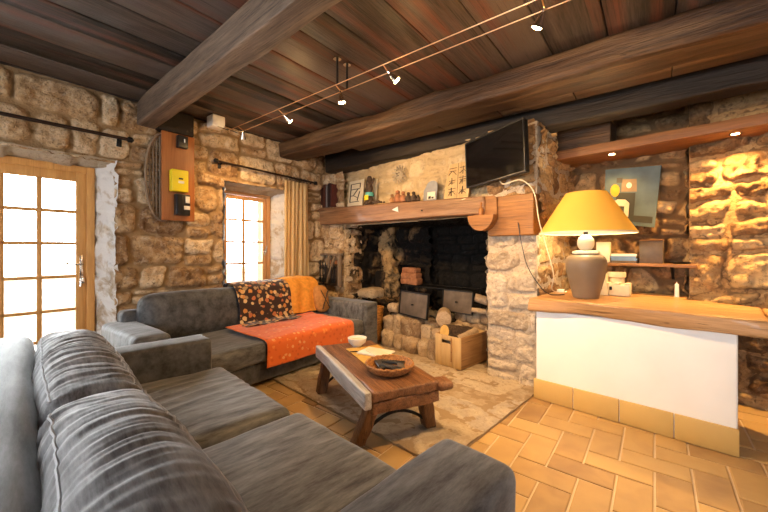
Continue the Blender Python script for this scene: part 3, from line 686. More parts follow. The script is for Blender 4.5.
# mantel beam (slopes a little down to the right)
def mantel_disp(P, N):
    P = hewn(.008, 2.2, 12)(P, N); t = (P[:, 0] + 4.4) / 2.8; P = P.copy()
    P[:, 2] += .085 * (1 - t) * ((P[:, 2] - 1.6) / .17) + .03 * (1 - t); return P
T = Thing('mantel_beam', 'long polished reddish timber mantel beam over the hearth', 'mantel', (-3, 3.15, 1.6))
g = G(); g.rb(-4.38, -1.62, 3.06, 3.34, 1.6, 1.77, .016, 50, 4, 4, disp=mantel_disp); T.part('beam', g, M['mantel'], angle=60)
def mz(x): return 1.77 + .115 * (1 - (x + 4.4) / 2.8)
g = G(); x = -2.76; g.prism([(x - .06, 1.735), (x + .035, 1.765), (x + .045, 1.7)], 'Y', 3.042, 3.05); T.part('arrow_mark', g, M['white'], label='small white arrow mark')
g = G(); g.lathe([(.001, 0), (.009, 0), (.009, .01)], 12); g.v = [(-2.37 + a, 3.056 - c, 1.69 + b) for a, b, c in g.v]; T.part('nail_head', g, M['iron'])
# corbel and half-round board at its right end
T = Thing('corbel', 'orange timber corbel carrying the mantel on the pale stone pier', 'corbel', (-1.4, 3.3, 1.38))
g = G(); g.rb(-1.60, -1.165, 3.1, 3.75, 1.385, 1.76, .012, 6, 6, 6, disp=hewn(.005, 3, 15)); T.part('block', g, M['orange'], angle=60)
T = Thing('half_round_salt_box', 'half-round orange wooden box hanging on the mantel end', 'box', (-1.6, 3.05, 1.4))
hr = [(-1.63 + .135 * math.cos(a), 1.585 + 0.15 * math.sin(a)) for a in np.linspace(PI, 2 * PI, 18)]
T.part('half_round_body', G().prism(hr, 'Y', 3.0, 3.1), M['orange'])
T.part('back_board', G().prism([(-1.74, 1.585), (-1.5, 1.585), (-1.5, 1.74), (-1.53, 1.77), (-1.71, 1.77), (-1.74, 1.74)], 'Y', 3.08, 3.098), M['orange'])
single('small_bottle', 'tiny amber bottle standing on the half-round salt box', 'bottle', G().lathe([(.022, 0), (.024, .01), (.024, .06), (.01, .08), (.009, .12), (.012, .125)], 16, (-1.645, 3.05, 1.586)), flat('amber_glass', (.3, .12, .03), .2), (-1.645, 3.05, 1.586))

# ------------------------------------------------------------------ counter
T = Thing('counter', 'white plastered masonry counter with thick timber top and tiled foot', 'counter', (-.5, 3.4, 0))
CY = 2.98
T.part('plaster_base', G().rb(-1.1, .09, CY, 3.95, .0, .745, .012, 8, 4, 4), M['whitewall'])
g = G(); acc = []
for k in range(4):
    n0 = len(g.v); g.box(-1.115 + k * .304, -1.115 + k * .304 + .298, CY - .014, CY + .002, .003, .168, .003); acc += [(random.random(), 0, 0, 1)] * (len(g.v) - n0)
g.a = np.array(acc); T.part('tile_skirting', g, M['skirt'])
def wavy(P, N):
    P = hewn(.006, 2, 31)(P, N); f = P[:, 1] < CY + .02; z = P[:, 2]; lo = f & (z < .8)
    P[lo, 2] += .022 * noise3(P[lo, 0] * 4, 0, 0, 5); P[f, 1] += .02 * noise3(P[f, 0] * 3, z[f] * 8, 0, 6); return P
T.part('timber_top', G().rb(-1.11, -.19, 3.75, 4.07, .755, .845, .012, 14, 6, 2, disp=hewn(.004, 2, 33)), M['counter'], angle=60)
def wavy2(P, N):
    P = wavy(P, N); t = np.clip((P[:, 0] + .1) / .3, 0, 1) * np.clip((P[:, 1] - 3.3) / .4, 0, 1); P[:, 1] -= .17 * t; return P
T.part('timber_top', G().rb(-1.15, .22, CY - .045, 3.75, .745, .845, .015, 30, 14, 3, disp=wavy2), M['counter'], angle=60)
T.part('timber_top', G().rb(.224, 1.6, CY - .04, 3.57, .74, .842, .015, 20, 10, 3, disp=wavy), M['counter'], angle=60)
g = G(); acc = []
CT = .847

# lamp
LX, LY = -.80, 3.28
T = Thing('table_lamp', 'large lamp with yellow conical shade and taupe jar base on the counter', 'lamp', (LX, LY, CT))
c = (LX, LY, CT)
T.part('jar_base', G().lathe([(.001, 0), (.112, 0), (.118, .01), (.13, .06), (.155, .14), (.176, .22), (.184, .28), (.182, .315), (.165, .345), (.13, .362), (.1, .368), (.001, .368)], 48, c, sx=.84, sy=.84), M['taupe'])
T.part('neck_ring', G().lathe([(.1, .365), (.122, .37), (.125, .382), (.115, .395), (.08, .4), (.001, .4)], 40, c, sx=.84, sy=.84), M['cream'])
T.part('ball', G().lathe([(.03, .398)] + [(.072 * math.sin(a), .462 - .072 * math.cos(a)) for a in np.linspace(.4, PI - .25, 14)] + [(.001, .534)], 32, c, sx=.9, sy=.9), M['cream'])
T.part('socket', G().lathe([(.018, .53), (.018, .6), (.001, .6)], 16, c), M['iron'])
msh = bpy.data.materials.new('yellow_shade'); msh.use_nodes = True; nt = msh.node_tree; N, L = nt.nodes, nt.links
bs = N['Principled BSDF']; bs.inputs['Base Color'].default_value = (.84, .64, .15, 1); bs.inputs['Roughness'].default_value = .85
tr = N.new('ShaderNodeBsdfTranslucent'); tr.inputs['Color'].default_value = (.85, .62, .16, 1)
mx = N.new('ShaderNodeMixShader'); mx.inputs[0].default_value = .45; L.new(bs.outputs[0], mx.inputs[1]); L.new(tr.outputs[0], mx.inputs[2]); L.new(mx.outputs[0], N['Material Output'].inputs['Surface'])
T.part('shade', G().lathe([(.395, .545), (.168, .885), (.166, .885), (.393, .545), (.395, .545)], 64, c, cap=False, sx=.915, sy=.915), msh)
lining = flat('white_lining', (.85, .82, .74), .8); translucent(lining, (.9, .85, .7), .55)
T.part('shade_lining', G().lathe([(.391, .547), (.164, .883)], 64, c, cap=False, sx=.915, sy=.915), lining)
T.part('rim', G().lathe([(.397, .54), (.397, .553), (.39, .553), (.39, .54), (.397, .54)], 64, c, cap=False, sx=.915, sy=.915), M['cream'])
T.part('shade_spider', G().tube([(LX - .153, LY, CT + .875), (LX + .153, LY, CT + .875)], .003).tube([(LX, LY - .153, CT + .875), (LX, LY + .153, CT + .875)], .003).tube([(LX, LY, CT + .6), (LX, LY, CT + .876)], .004), M['iron'])
T.part('bulb', G().lathe([(.014, .6), (.018, .65), (.02, .68), (.014, .7), (.001, .72)], 20, c), emitter('bulb_glow', (1, .8, .5), 12))

# alcove shelf and its things
T = Thing('wall_shelf', 'narrow varnished timber shelf on the alcove wall behind the lamp', 'shelf', (-.5, 4.0, 1.1))
T.part('board', G().rb(-.98, -.12, 3.86, 4.12, 1.1, 1.128, .004, 8, 2, 1), M['orange'])
T.part('bracket', G().prism([(4.12, 1.1), (3.93, 1.1), (4.12, .98)], 'X', -.3, -.28), M['iron'])
SZ = 1.1285
single('white_box', 'upright pale cardboard box on the shelf behind the lampshade', 'box', G().box(-.86, -.745, 3.9, 3.96, SZ, SZ + .2), M['cream'], (-.8, 3.93, SZ))
for k, (mm, dx_, lb) in enumerate(((M['darkbox'], .0, 'dark thin book at the bottom of the shelf stack'), (M['bluebook'], .006, 'blue book in the middle of the shelf stack'), (M['bluebook'], -.004, 'blue book second from the top of the shelf stack'), (M['paper'], .004, 'pale paperback topping the shelf stack'))):
    z = SZ + k * .0215
    T = Thing('book', lb, 'book', (-.62, 3.95, z), group='books stacked flat on the alcove shelf')
    T.part('cover', G().box(-.735 + dx_, -.535 + dx_, 3.88, 4.0, z, z + .003, .001).box(-.735 + dx_, -.535 + dx_, 3.88, 4.0, z + .018, z + .021, .001).box(-.735 + dx_, -.535 + dx_, 3.877, 3.881, z, z + .021, .001), mm)
    T.part('pages', G().box(-.731 + dx_, -.54 + dx_, 3.884, 3.996, z + .003, z + .018, .001), M['paper'])
T = Thing('brown_case', 'dark brown upright box on the shelf right of the books', 'box', (-.43, 3.95, SZ))
T.part('body', G().box(-.515, -.345, 3.9, 3.99, SZ, SZ + .205), M['darkbox']); T.part('lid', G().box(-.518, -.342, 3.897, 3.993, SZ + .205, SZ + .215), M['orange'])
single('pebble_dish', 'flat dark dish at the right end of the alcove shelf', 'dish', G().lathe([(.001, 0), (.05, 0), (.075, .016), (.07, .018), (.045, .006), (.001, .005)], 24, (-.23, 3.97, SZ)), M['black'], (-.23, 3.97, SZ))
# painting
T = Thing('abstract_painting', 'unframed grey-blue abstract painting leaning on the alcove wall', 'painting', (-.6, 4.05, 1.47))
pr = [(-.83, 1.53), (-.42, 1.46), (-.37, 2.03), (-.81, 2.06)]
T.part('canvas', G().prism(pr, 'Y', 4.045, 4.075), flat('grey_blue_paint', (.1, .145, .165), .7, var=.22, scale=7))
def q(u, v): # position on the canvas, u,v in 0..1
    a = [pr[0][i] * (1 - u) + pr[1][i] * u for i in (0, 1)]; b = [pr[3][i] * (1 - u) + pr[2][i] * u for i in (0, 1)]
    return (a[0] * (1 - v) + b[0] * v, a[1] * (1 - v) + b[1] * v)
def shape(name, pts, mat, dy): T.part(name, G().prism([q(*p) for p in pts], 'Y', 4.045 - dy - .002, 4.045 - dy), mat)
shape('yellow_oval', [(.21 + .09 * math.cos(a), .60 + .115 * math.sin(a)) for a in np.linspace(0, 2 * PI, 20)[:-1]], flat('paint_yellow', (.6, .36, .03), .7), .004)
shape('tan_block', [(.33, .58), (.62, .58), (.6, .8), (.33, .8)], flat('paint_tan', (.26, .19, .12), .7), .001)
shape('dark_block', [(.22, .06), (.6, .06), (.6, .56), (.24, .56)], flat('paint_dark', (.045, .05, .045), .7), .001)
shape('cream_dot', [(.47 + .05 * math.cos(a), .69 + .05 * math.sin(a)) for a in np.linspace(0, 2 * PI, 16)[:-1]], M['paper'], .004)
shape('cream_arch', [(.2, .3), (.2, .4), (.27, .44), (.42, .44), (.5, .38), (.5, .14), (.41, .14), (.41, .32), (.28, .32)], flat('paint_cream', (.72, .65, .52), .7), .004)
shape('low_bar', [(.6, .06), (.95, .06), (.95, .17), (.6, .17)], flat('paint_dark2', (.05, .05, .04), .7), .001)
shape('cap_block', [(.23, .74), (.34, .74), (.34, .83), (.23, .83)], flat('paint_dark3', (.08, .08, .07), .7), .002)
# clay castle
T = Thing('model_castle', 'pale clay model castle with towers on the counter beside the lamp', 'ornament', (-.56, 3.62, CT))
T.part('gatehouse', G().box(-.63, -.44, 3.59, 3.68, CT, CT + .1).box(-.63, -.59, 3.59, 3.68, CT + .1, CT + .115).box(-.555, -.515, 3.59, 3.68, CT + .1, CT + .115).box(-.48, -.44, 3.59, 3.68, CT + .1, CT + .115), M['castle'])
T.part('tower', G().prism([(-.71, CT), (-.595, CT), (-.615, CT + .19), (-.645, CT + .19), (-.645, CT + .175), (-.66, CT + .175), (-.66, CT + .19), (-.685, CT + .19)], 'Y', 3.57, 3.66), M['castle'])
T.part('tower_window', G().box(-.655, -.64, 3.565, 3.572, CT + .055, CT + .1, .001), M['black']); T.part('gate', G().box(-.59, -.57, 3.585, 3.592, CT + .05, CT + .08, .001), M['black'])
T.part('round_tower', G().lathe([(.001, 0), (.06, 0), (.06, .15), (.072, .16), (.072, .2), (.055, .2), (.055, .18), (.001, .18)], 24, (-.56, 3.73, CT)), M['castle'])
single('candle', 'thin white candle standing on the counter by the alcove wall', 'candle', G().lathe([(.001, 0), (.016, 0), (.014, .11), (.004, .115), (.001, .13)], 14, (-.25, 3.87, CT)), M['white'], (-.25, 3.87, CT))
T.o.location.x -= .1
T = Thing('plug_adapter', 'small white plug lying left of the lamp base', 'plug', (-1.07, 3.52, CT))
T.part('body', G().rb(-1.1, -1.04, 3.5, 3.55, CT, CT + .03, .008, 2, 2, 1), M['white']); T.part('pins', G().tube([(-1.04, 3.515, CT + .015), (-1.015, 3.515, CT + .015)], .003).tube([(-1.04, 3.535, CT + .015), (-1.015, 3.535, CT + .015)], .003), M['chrome'])

# television and its leads
T = Thing('television', 'flat black television hung below the beam at the right of the hearth', 'television', (-1.52, 3.08, 1.925), rot=-math.radians(17), local=True); T.o.rotation_euler.y = -.045
T.part('back_case', G().rb(-.36, .36, -.005, .045, -.02, .45, .012, 2, 1, 2), M['black'])
T.part('bezel', G().box(-.365, .365, -.025, -.005, -.02, -.004, .002).box(-.365, .365, -.025, -.005, .438, .454, .002).box(-.365, -.353, -.025, -.005, -.004, .438, .002).box(.353, .365, -.025, -.005, -.004, .438, .002), M['black'])
T.part('screen', G().box(-.353, .353, -.021, -.006, -.004, .438, .001), M['screen'], smooth=False)
T.part('wall_bracket', G().box(-.12, .12, .045, .12, .1, .35), M['iron'])
def smooth_pts(P, n=10):
    P = [Vector(p) for p in P]; out = []
    for i in range(len(P) - 1):
        a, b, c, d = P[max(i - 1, 0)], P[i], P[i + 1], P[min(i + 2, len(P) - 1)]
        for k in range(n):
            t = k / n; out.append(.5 * ((2 * b) + (c - a) * t + (2 * a - 5 * b + 4 * c - d) * t * t + (3 * b - a - 3 * c + d) * t ** 3))
    return out + [P[-1]]
single('power_lead', 'white lead looping from the television down to the counter', 'cable', G().tube(smooth_pts([(-1.5, 3.12, 1.93), (-1.42, 3.06, 1.86), (-1.25, 3.03, 1.87), (-1.14, 3.04, 1.75), (-1.1, 3.05, 1.5), (-1.05, 3.06, 1.3), (-1.0, 3.1, 1.05), (-1.06, 3.25, .9), (-1.03, 3.38, .862)]), .0045), M['cream'], (-1.2, 3.05, 1.5))
single('aerial_lead', 'thin black lead hanging down the pier beside the counter', 'cable', G().tube(smooth_pts([(-1.3, 3.09, 1.5), (-1.27, 3.1, 1.3), (-1.22, 3.11, 1.1), (-1.12, 3.13, .93), (-1.06, 3.2, .86), (-.98, 3.32, .853)]), .004), M['black'], (-1.2, 3.1, 1.2))

# ------------------------------------------------------------------ mantel things
def up(x): return mz(x) + .012
grp = 'books standing at the left end of the mantel'
for k, (c_, h_, w_) in enumerate((((.05, .02, .015), .2, .045), ((.09, .03, .02), .23, .04), ((.2, .19, .2), .22, .03), ((.03, .02, .02), .235, .04), ((.1, .025, .02), .225, .035))):
    x = -4.21 + sum((.045, .04, .03, .04, .035)[:k]) + k * .006
    lb = ('maroon book at the far left end of the mantel', 'tall brown book second from the mantel end', 'pale-spined thin book amid the mantel books', 'black tall book fourth from the mantel end', 'dark red book last of the mantel row, next to the panel')[k]
    h_ *= 1.5; w_ *= 1.35; x = -4.36 + (x + 4.21) * 1.4; z = up(x); T = Thing('book', lb, 'book', (x, 3.16, z), group=grp)
    T.part('cover', G().box(x, x + .004, 3.1, 3.25, z, z + h_, .001).box(x + w_ - .004, x + w_, 3.1, 3.25, z, z + h_, .001).box(x, x + w_, 3.1, 3.104, z, z + h_, .001), flat('book_cover', c_, .6))
    T.part('pages', G().box(x + .004, x + w_ - .004, 3.105, 3.245, z + .003, z + h_ - .005, .001), M['paper'])
def leaning(name, label, cat, x, wd, h, th, mat, lean=.07, y=3.16, rot=0):
    """a flat board leaning back; returns a Thing in local axes (x right, y back, z up)"""
    T = Thing(name, label, cat, (x, y, up(x)), local=True, rot=rot); T.o.rotation_euler.x = -lean
    return T
T = leaning('lattice_panel', 'white leaning panel with dark geometric lines on the mantel', 'picture', -3.66, .2, .3, .02, None, .12, 3.2); T.o.scale = (1.3, 1, 1.3)
T.part('panel', G().box(-.14, .1, 0, .02, 0, .29), M['cream'])
g = G()
for a, b in (((-.1, .05), (-.1, .25)), ((-.1, .25), (.05, .25)), ((.05, .25), (.05, .2)), ((-.1, .19), (.05, .19)), ((.02, .19), (-.05, .12)), ((-.1, .12), (-.05, .12)), ((.05, .16), (.02, .06)), ((-.1, .05), (.05, .05)), ((-.05, .12), (.03, .09))):
    g.bar((a[0], -.003, a[1]), (b[0], -.003, b[1]), .012, .006, .001)
T.part('line_pattern', g, M['black'])
T = leaning('dark_framed_board', 'pale board with black side edge leaning beside the lattice panel', 'picture', -3.38, .1, .3, .02, None, .08, 3.24); T.o.scale = (1.1, 1, 1.2)
T.part('board', G().box(-.1, .08, 0, .015, 0, .3), M['cream']); T.part('edge', G().box(-.118, -.1, -.004, .015, 0, .31), M['black'])
T = Thing('carved_figure', 'carved dark figure in a turquoise band standing on the mantel', 'figurine', (-3.3, 3.13, up(-3.3))); T.o.scale = (1.2, 1.2, 1.3)
x, z = -3.3, up(-3.3)
T.part('body', G().lathe([(.001, 0), (.045, 0), (.05, .03), (.03, .1), (.036, .17), (.028, .21), (.012, .22)], 16, (x, 3.13, z)).lathe([(.012, .215), (.03, .235), (.032, .26), (.02, .285), (.001, .29)], 14, (x, 3.13, z)).tube([(x - .03, 3.13, z + .2), (x - .06, 3.12, z + .14), (x - .02, 3.1, z + .12)], .011).tube([(x + .03, 3.13, z + .2), (x + .07, 3.13, z + .26)], .011), M['bark'])
T.part('skirt_band', G().lathe([(.05, .08), (.052, .085), (.045, .12), (.042, .12)], 16, (x, 3.13, z), cap=False), flat('turquoise', (.1, .42, .4), .6))
T.part('apron', G().rb(x - .03, x + .03, 3.075, 3.09, z + .04, z + .09, .006), M['yellow'])
grp = 'shells and pebbles in front of the carved figure'
for k, (dx_, r_) in enumerate(((-.1, .02), (-.055, .026), (.05, .026), (.09, .021), (.135, .022), (.18, .015), (.23, .011))):
    x = -3.22 + dx_; z = up(x)
    g = G(); g.lathe([(.001, 0), (r_ * .7, .002), (r_, r_ * .6), (r_ * .8, r_ * 1.3), (r_ * .2, r_ * 1.7)], 12, (x, 3.085, z), sx=1.2)
    single('shell', ('dark shell farthest left before the carved figure', 'brown shell just left of the carved figure', 'brown shell right at the foot of the carved figure', 'second shell right of the carved figure', 'third shell right of the carved figure', 'small pebble fourth to the right of the carved figure', 'tiny pebble ending the row right of the carved figure')[k], 'shell', g, M['bark'], (x, 3.085, z), group=grp)
grp = 'small reddish animal figures on the mantel'
for k, (x, r_, mt) in enumerate(((-2.88, .04, 'stripe'), (-2.79, .055, 'brick'), (-2.7, .048, 'brick'), (-2.62, .042, 'bark'), (-2.54, .042, 'bark'), (-2.47, .026, 'bark'))):
    z = up(x); T = Thing('animal_figure', ('slim tan figure at the left of the reddish mantel animals', 'tallest reddish animal figure at the middle of the mantel', 'reddish animal figure right of the tallest one', 'dark animal figure third from the right of the row', 'dark animal figure second from the right of the row', 'smallest dark animal figure at the right of the row')[k], 'figurine', (x, 3.12, z), group=grp)
    T.part('body', G().lathe([(.001, 0), (r_ * .8, 0), (r_, r_ * .7), (r_ * .75, r_ * 1.4), (r_ * .3, r_ * 1.9)], 14, (x, 3.12, z)), M[mt])
    T.part('head', G().lathe([(.001, 0), (r_ * .5, r_ * .3), (r_ * .45, r_ * .8), (.001, r_ * 1.0)], 12, (x + r_ * .2, 3.105, z + r_ * 1.6)), M[mt])
T = leaning('arched_card', 'grey arched card with a small white picture on the mantel', 'card', -2.36, .14, .22, .01, None, .12, 3.18)
T.part('card', G().prism([(-.09, 0), (.09, 0), (.1, .12)] + [(.02 + .08 * math.cos(a), .17 + .06 * math.sin(a)) for a in np.linspace(0, PI, 10)] + [(-.09, .13)], 'Y', 0, .008), flat('grey_card', (.26, .27, .29), .6))
T.part('picture', G().box(-.035, .075, -.004, 0, .015, .1, .001), M['paper']); T.part('motif', G().box(-.015, .02, -.006, -.004, .02, .05, .001).box(.03, .06, -.006, -.004, .02, .04, .001), M['black'])
T = leaning('calligraphy_board', 'tall honey-coloured board with two columns of dark brush characters', 'picture', -2.02, .28, .4, .02, None, .1, 3.2)
T.part('board', G().prism([(-.16, 0), (.145, 0), (.165, .2), (.15, .4), (-.1, .395), (-.14, .2)], 'Y', 0, .02), M['crate'])
g = G(); rr = random.Random(5)
for cx_ in (-.06, .075):
    for cz in (.31, .2, .085):
        w_ = .045
        for (a, b) in (((-1, .7), (1, .75)), ((-.1, 1), (-.15, -.9)), ((-.9, .1), (.9, .15)), ((-.2, .1), (-1, -.8)), ((.1, .1), (1, -.85)), ((-.7, -.4), (.6, -.35))):
            if rr.random() < .15: continue
            j = lambda: rr.uniform(-.12, .12)
            g.bar((cx_ + w_ * (a[0] + j()), -.002, cz + w_ * (a[1] + j())), (cx_ + w_ * (b[0] + j()), -.002, cz + w_ * (b[1] + j())), rr.uniform(.007, .013), .004, .001)
T.part('brush_characters', g, M['bark'])
T.part('seam_line', G().bar((.008, -.001, .01), (.008, -.001, .395), .004, .003, .001), M['bark'])
# plaster face relief above the mantel
T = Thing('sun_relief', 'round carved relief set in the plaster above the mantel', 'relief', (-2.88, 3.245, 2.2), local=True)
g = G()
for k in range(14):
    a = k * 2 * PI / 14; g.bar((.07 * math.cos(a), 0, .07 * math.sin(a)), (.115 * math.cos(a + .15), -.002, .115 * math.sin(a + .15)), .018, .02, .004)
T.part('rays', g, M['lintel'])
g = G().lathe([(.001, .03), (.03, .028), (.055, .018), (.065, 0)], 24); g.v = [(x, -z, y) for x, y, z in g.v]; T.part('face', g, M['lintel'])
T.part('features', G().bar((-.03, -.03, .015), (-.01, -.034, .012), .008, .008).bar((.01, -.034, .012), (.03, -.03, .015), .008, .008).bar((-.02, -.032, -.022), (.02, -.032, -.02), .007, .008).bar((0, -.036, .012), (0, -.04, -.008), .01, .01), M['bark'])

# ------------------------------------------------------------------ hearth things
HZ = .5
def iron_plate(label, x0, x1, y0_, y1_, z0, h):
    T = Thing('fire_door', label, 'fire screen', ((x0 + x1) / 2, (y0_ + y1_) / 2, z0), group='iron plates leaning on the hearth kerb', rot=math.atan2(y1_ - y0_, x1 - x0), local=True)
    wd = math.hypot(x1 - x0, y1_ - y0_)
    g = G().box(-wd / 2, wd / 2, 0, .008, 0, h, .002); T.part('plate', g, M['plate'])
    e = G().box(-wd / 2 - .012, -wd / 2, -.012, .02, 0, h + .01, .002).box(wd / 2, wd / 2 + .012, -.012, .02, 0, h + .01, .002).box(-wd / 2, wd / 2, -.012, .02, h, h + .012, .002).box(-wd / 2, wd / 2, -.012, .02, 0, .012, .002)
    T.part('rim', e, M['iron']); k = G().tube([(0, -.001, h * .5), (0, -.03, h * .5)], .01); T.part('knob', k, M['iron']); T.o.rotation_euler.x = -.1
    return T
iron_plate('wider dull iron fire door at the left on the kerb', -2.93, -2.42, 3.31, 3.2, .435, .29)
iron_plate('narrower iron fire door at the right, behind the log crate', -2.44, -2.02, 3.56, 3.52, .5, .26)
T = Thing('grill_stand', 'black iron grill rack standing on the hearth behind the doors', 'grill', (-2.5, 3.7, .4))
g = G()
for k in range(12): g.tube([(-3.08 + k * .085, 3.62, .76), (-3.08 + k * .085, 3.92, .76)], .006, 6)
T.part('grate', g, M['iron'])
T.part('frame', G().tube([(-3.12, 3.62, .76), (-2.1, 3.62, .76), (-2.1, 3.92, .76), (-3.12, 3.92, .76), (-3.12, 3.62, .76)], .009, 6), M['iron'])
for x in (-3.08, -2.12):
    for y in (3.63, 3.9): T.part('leg', G().tube([(x, y, .76), (x, y, .42)], .01, 6), M['iron'])
T = Thing('fire_brick_block', 'block of orange fire bricks standing on the iron grill', 'bricks', (-3.1, 3.75, .77))
T.part('brick_stack', G().rb(-3.24, -2.95, 3.68, 3.82, .768, .85, .012, 3, 2, 2, disp=hewn(.006, 9, 2)).rb(-3.23, -2.96, 3.68, 3.82, .85, .93, .012, 3, 2, 2, disp=hewn(.006, 9, 3)).rb(-3.22, -2.97, 3.69, 3.81, .93, 1.0, .012, 3, 2, 2, disp=hewn(.006, 9, 6)), M['brick'])
def rock(name, label, c_, s_, mat, seed, cat='stone', rot=0, group=None):
    g = G(); g.rb(-s_[0], s_[0], -s_[1], s_[1], 0, 2 * s_[2], min(s_) * .8, 5, 5, 5, disp=hewn(min(s_) * .22, 5, seed)); nb = len(g.v)
    g.a = np.tile([.5 + .3 * math.sin(seed), 1, .5, 1], (nb, 1))
    return single(name, label, cat, g, mat, c_, rot=rot, local=True, angle=180, group=group)
rock('hearth_stone', 'big flat sooty stone at the left of the hearth above the basket', (-3.78, 3.58, .53), (.2, .15, .075), M['kerb'], 3)
g = G(); patch(g, (-3.9, 3.42, 0), (1, 0, 0), (0, 0, 1), (0, -1, 0), .8, .52, res=.02, seed=71, rowh=.15, stw=.2, relief=.05); patch(g, (-3.9, 3.42, .5), (1, 0, 0), (0, 1, 0), (0, 0, 1), .8, .5, res=.02, seed=72, rowh=.15, stw=.2, relief=.04); struct('trim_11', g, M['sootbrown'], angle=180)
rock('hearth_stone', 'grey angular stone in the dark left corner of the hearth', (-3.72, 3.77, .53), (.1, .05, .2), M['sootbrown'], 5)
rock('hearth_stone', 'pale stone on the kerb left of the iron doors', (-3.06, 3.36, .42), (.09, .08, .06), M['kerb'], 8)
rock('hearth_stone', 'rounded stone at the right end of the hearth by the pier', (-1.78, 3.72, .52), (.1, .08, .06), M['kerb'], 9)
def log(label, p, q_, r_, bark=True, parent=None, name='log', group=None, seed=1, endmat=None):
    p, q_ = Vector(p), Vector(q_); T = Thing(name, label, 'log', tuple((p + q_) / 2), group=group)
    n = 9; pts = [p.lerp(q_, i / n) for i in range(n + 1)]
    rs = random.Random(seed); T.part('bark' if bark else 'split_wood', G().tube(pts, [r_ * rs.uniform(.93, 1.05) for _ in pts], 14), M['bark'] if bark else M['palelog'])
    t = (q_ - p).normalized(); T.part('cut_end', G().tube([p - t * .004, p + t * .004], r_ * .93, 16), endmat or M['cut'])
    return T
log('pale round log lying end-on between the iron doors and the crate', (-2.22, 3.26, .47), (-2.39, 3.52, .47), .082, False, seed=2, endmat=M['palelog'])
log('whitish log leaning at the right of the hearth by the pier', (-2.02, 3.6, .7), (-1.78, 3.75, .62), .05, False, seed=3, endmat=M['palelog'])
log('thin pale stick log under the whitish leaning log', (-2.0, 3.5, .57), (-1.72, 3.62, .55), .03, False, seed=4, endmat=M['palelog'])
# crate with logs
T = Thing('log_crate', 'wooden crate with slotted handle full of logs before the hearth', 'crate', (-2.02, 3.31, .025), rot=math.radians(-4), local=True)
cw, cd_, ch = .33, .5, .325; z = 0
fr = [(-cw / 2, 0), (cw / 2, 0), (cw / 2, ch), (-cw / 2, ch)]
g = G(); o = -cd_ / 2
g.box(-cw / 2, -.08, o, o + .016, 0, ch).box(.05, cw / 2, o, o + .016, 0, ch).box(-.08, .05, o, o + .016, 0, .24).box(-.08, .05, o, o + .016, .275, ch)
T.part('front_panel', g, M['crate']); T.part('front_batten', G().box(.045, .06, o - .012, o, .06, ch - .01), M['crateside'])
T.part('side_panel', G().box(cw / 2 - .016, cw / 2, o + .016, -o, 0, ch), M['crateside']); T.part('side_panel', G().box(-cw / 2, -cw / 2 + .016, o + .016, -o, 0, ch), M['crateside'])
T.part('back_panel', G().box(-cw / 2 + .016, cw / 2 - .016, -o - .016, -o, 0, ch), M['crate']); T.part('bottom', G().box(-cw / 2 + .016, cw / 2 - .016, o + .016, -o - .016, .0, .014), M['crate'])
log('thick bark log with bright yellow cut end lying in the crate', (-2.1, 3.1, .375), (-1.99, 3.44, .31), .078, True, seed=5, group='logs in the crate')
log('split pale log at the right inside the crate', (-1.945, 3.14, .31), (-1.95, 3.48, .34), .045, False, seed=6, group='logs in the crate', endmat=M['palelog'])
log('dark bark log between the yellow-ended log and the pale split log in the crate', (-2.0, 3.13, .3), (-1.98, 3.5, .32), .062, True, seed=7, group='logs in the crate', endmat=M['bark'])
# wicker basket
T = Thing('wicker_bucket', 'tall narrow orange wicker basket between sofa arm and hearth', 'basket', (-3.36, 3.3, .01))
g = G(); prof = []
for k in range(25): t = k / 24; prof.append((.085 + .025 * t + (.004 if k % 2 else -.002), .46 * t))
g.lathe([(.001, 0)] + prof + [(.098, .46), (.075, .02), (.001, .02)], 28, (-3.36, 3.3, .01)); T.part('weave', g, M['wickero'], angle=30)
T.part('rim', G().tube([(-3.36 + .107 * math.cos(a), 3.3 + .107 * math.sin(a), .47) for a in np.linspace(0, 2 * PI, 25)], .011, 8), M['wickero'])
# fireside tool rack
T = Thing('tool_rack', 'weathered wooden rack of fire tools on the wall left of the hearth', 'rack', (-4.1, 3.12, .75))
g = G().box(-4.42, -3.86, 3.08, 3.16, 1.17, 1.2).box(-4.4, -4.36, 3.08, 3.14, .72, 1.17).box(-3.92, -3.88, 3.08, 3.14, .72, 1.17).box(-4.42, -4.2, 3.09, 3.15, 1.0, 1.02).bar((-4.14, 3.09, 1.17), (-4.14, 3.09, .98), .03, .03)
T.part('frame', g, M['oldwood']); T.part('diagonal_brace', G().bar((-4.16, 3.07, .76), (-3.96, 3.07, 1.16), .035, .03), M['oldwood']); T.part('back_board', G().box(-4.4, -3.9, 3.145, 3.16, .72, 1.0), M['bark'])
for k, x in enumerate((-4.31, -4.24, -4.17, -4.03, -3.97)):
    lb = ('black iron poker farthest left on the fire tool rack', 'second iron tool from the left on the rack', 'iron tool left of the diagonal brace', 'iron tool right of the diagonal brace', 'iron tool at the right end of the rack')[k]
    T2 = Thing('fire_tool', lb, 'tool', (x, 3.07, .8), group='iron fire tools hanging on the rack')
    T2.part('shaft', G().tube([(x, 3.06, 1.1 - .02 * k % .05), (x + .006, 3.06, .83)], .008, 8), M['iron']); T2.part('head', G().box(x - .02, x + .026, 3.05, 3.07, .77, .84, .004), M['iron'])
single('fire_brick', 'single red brick lying on the tool rack ledge', 'brick', G().rb(-4.11, -3.98, 3.09, 3.15, 1.04, 1.1, .006), M['brick'], (-4.05, 3.12, 1.04))

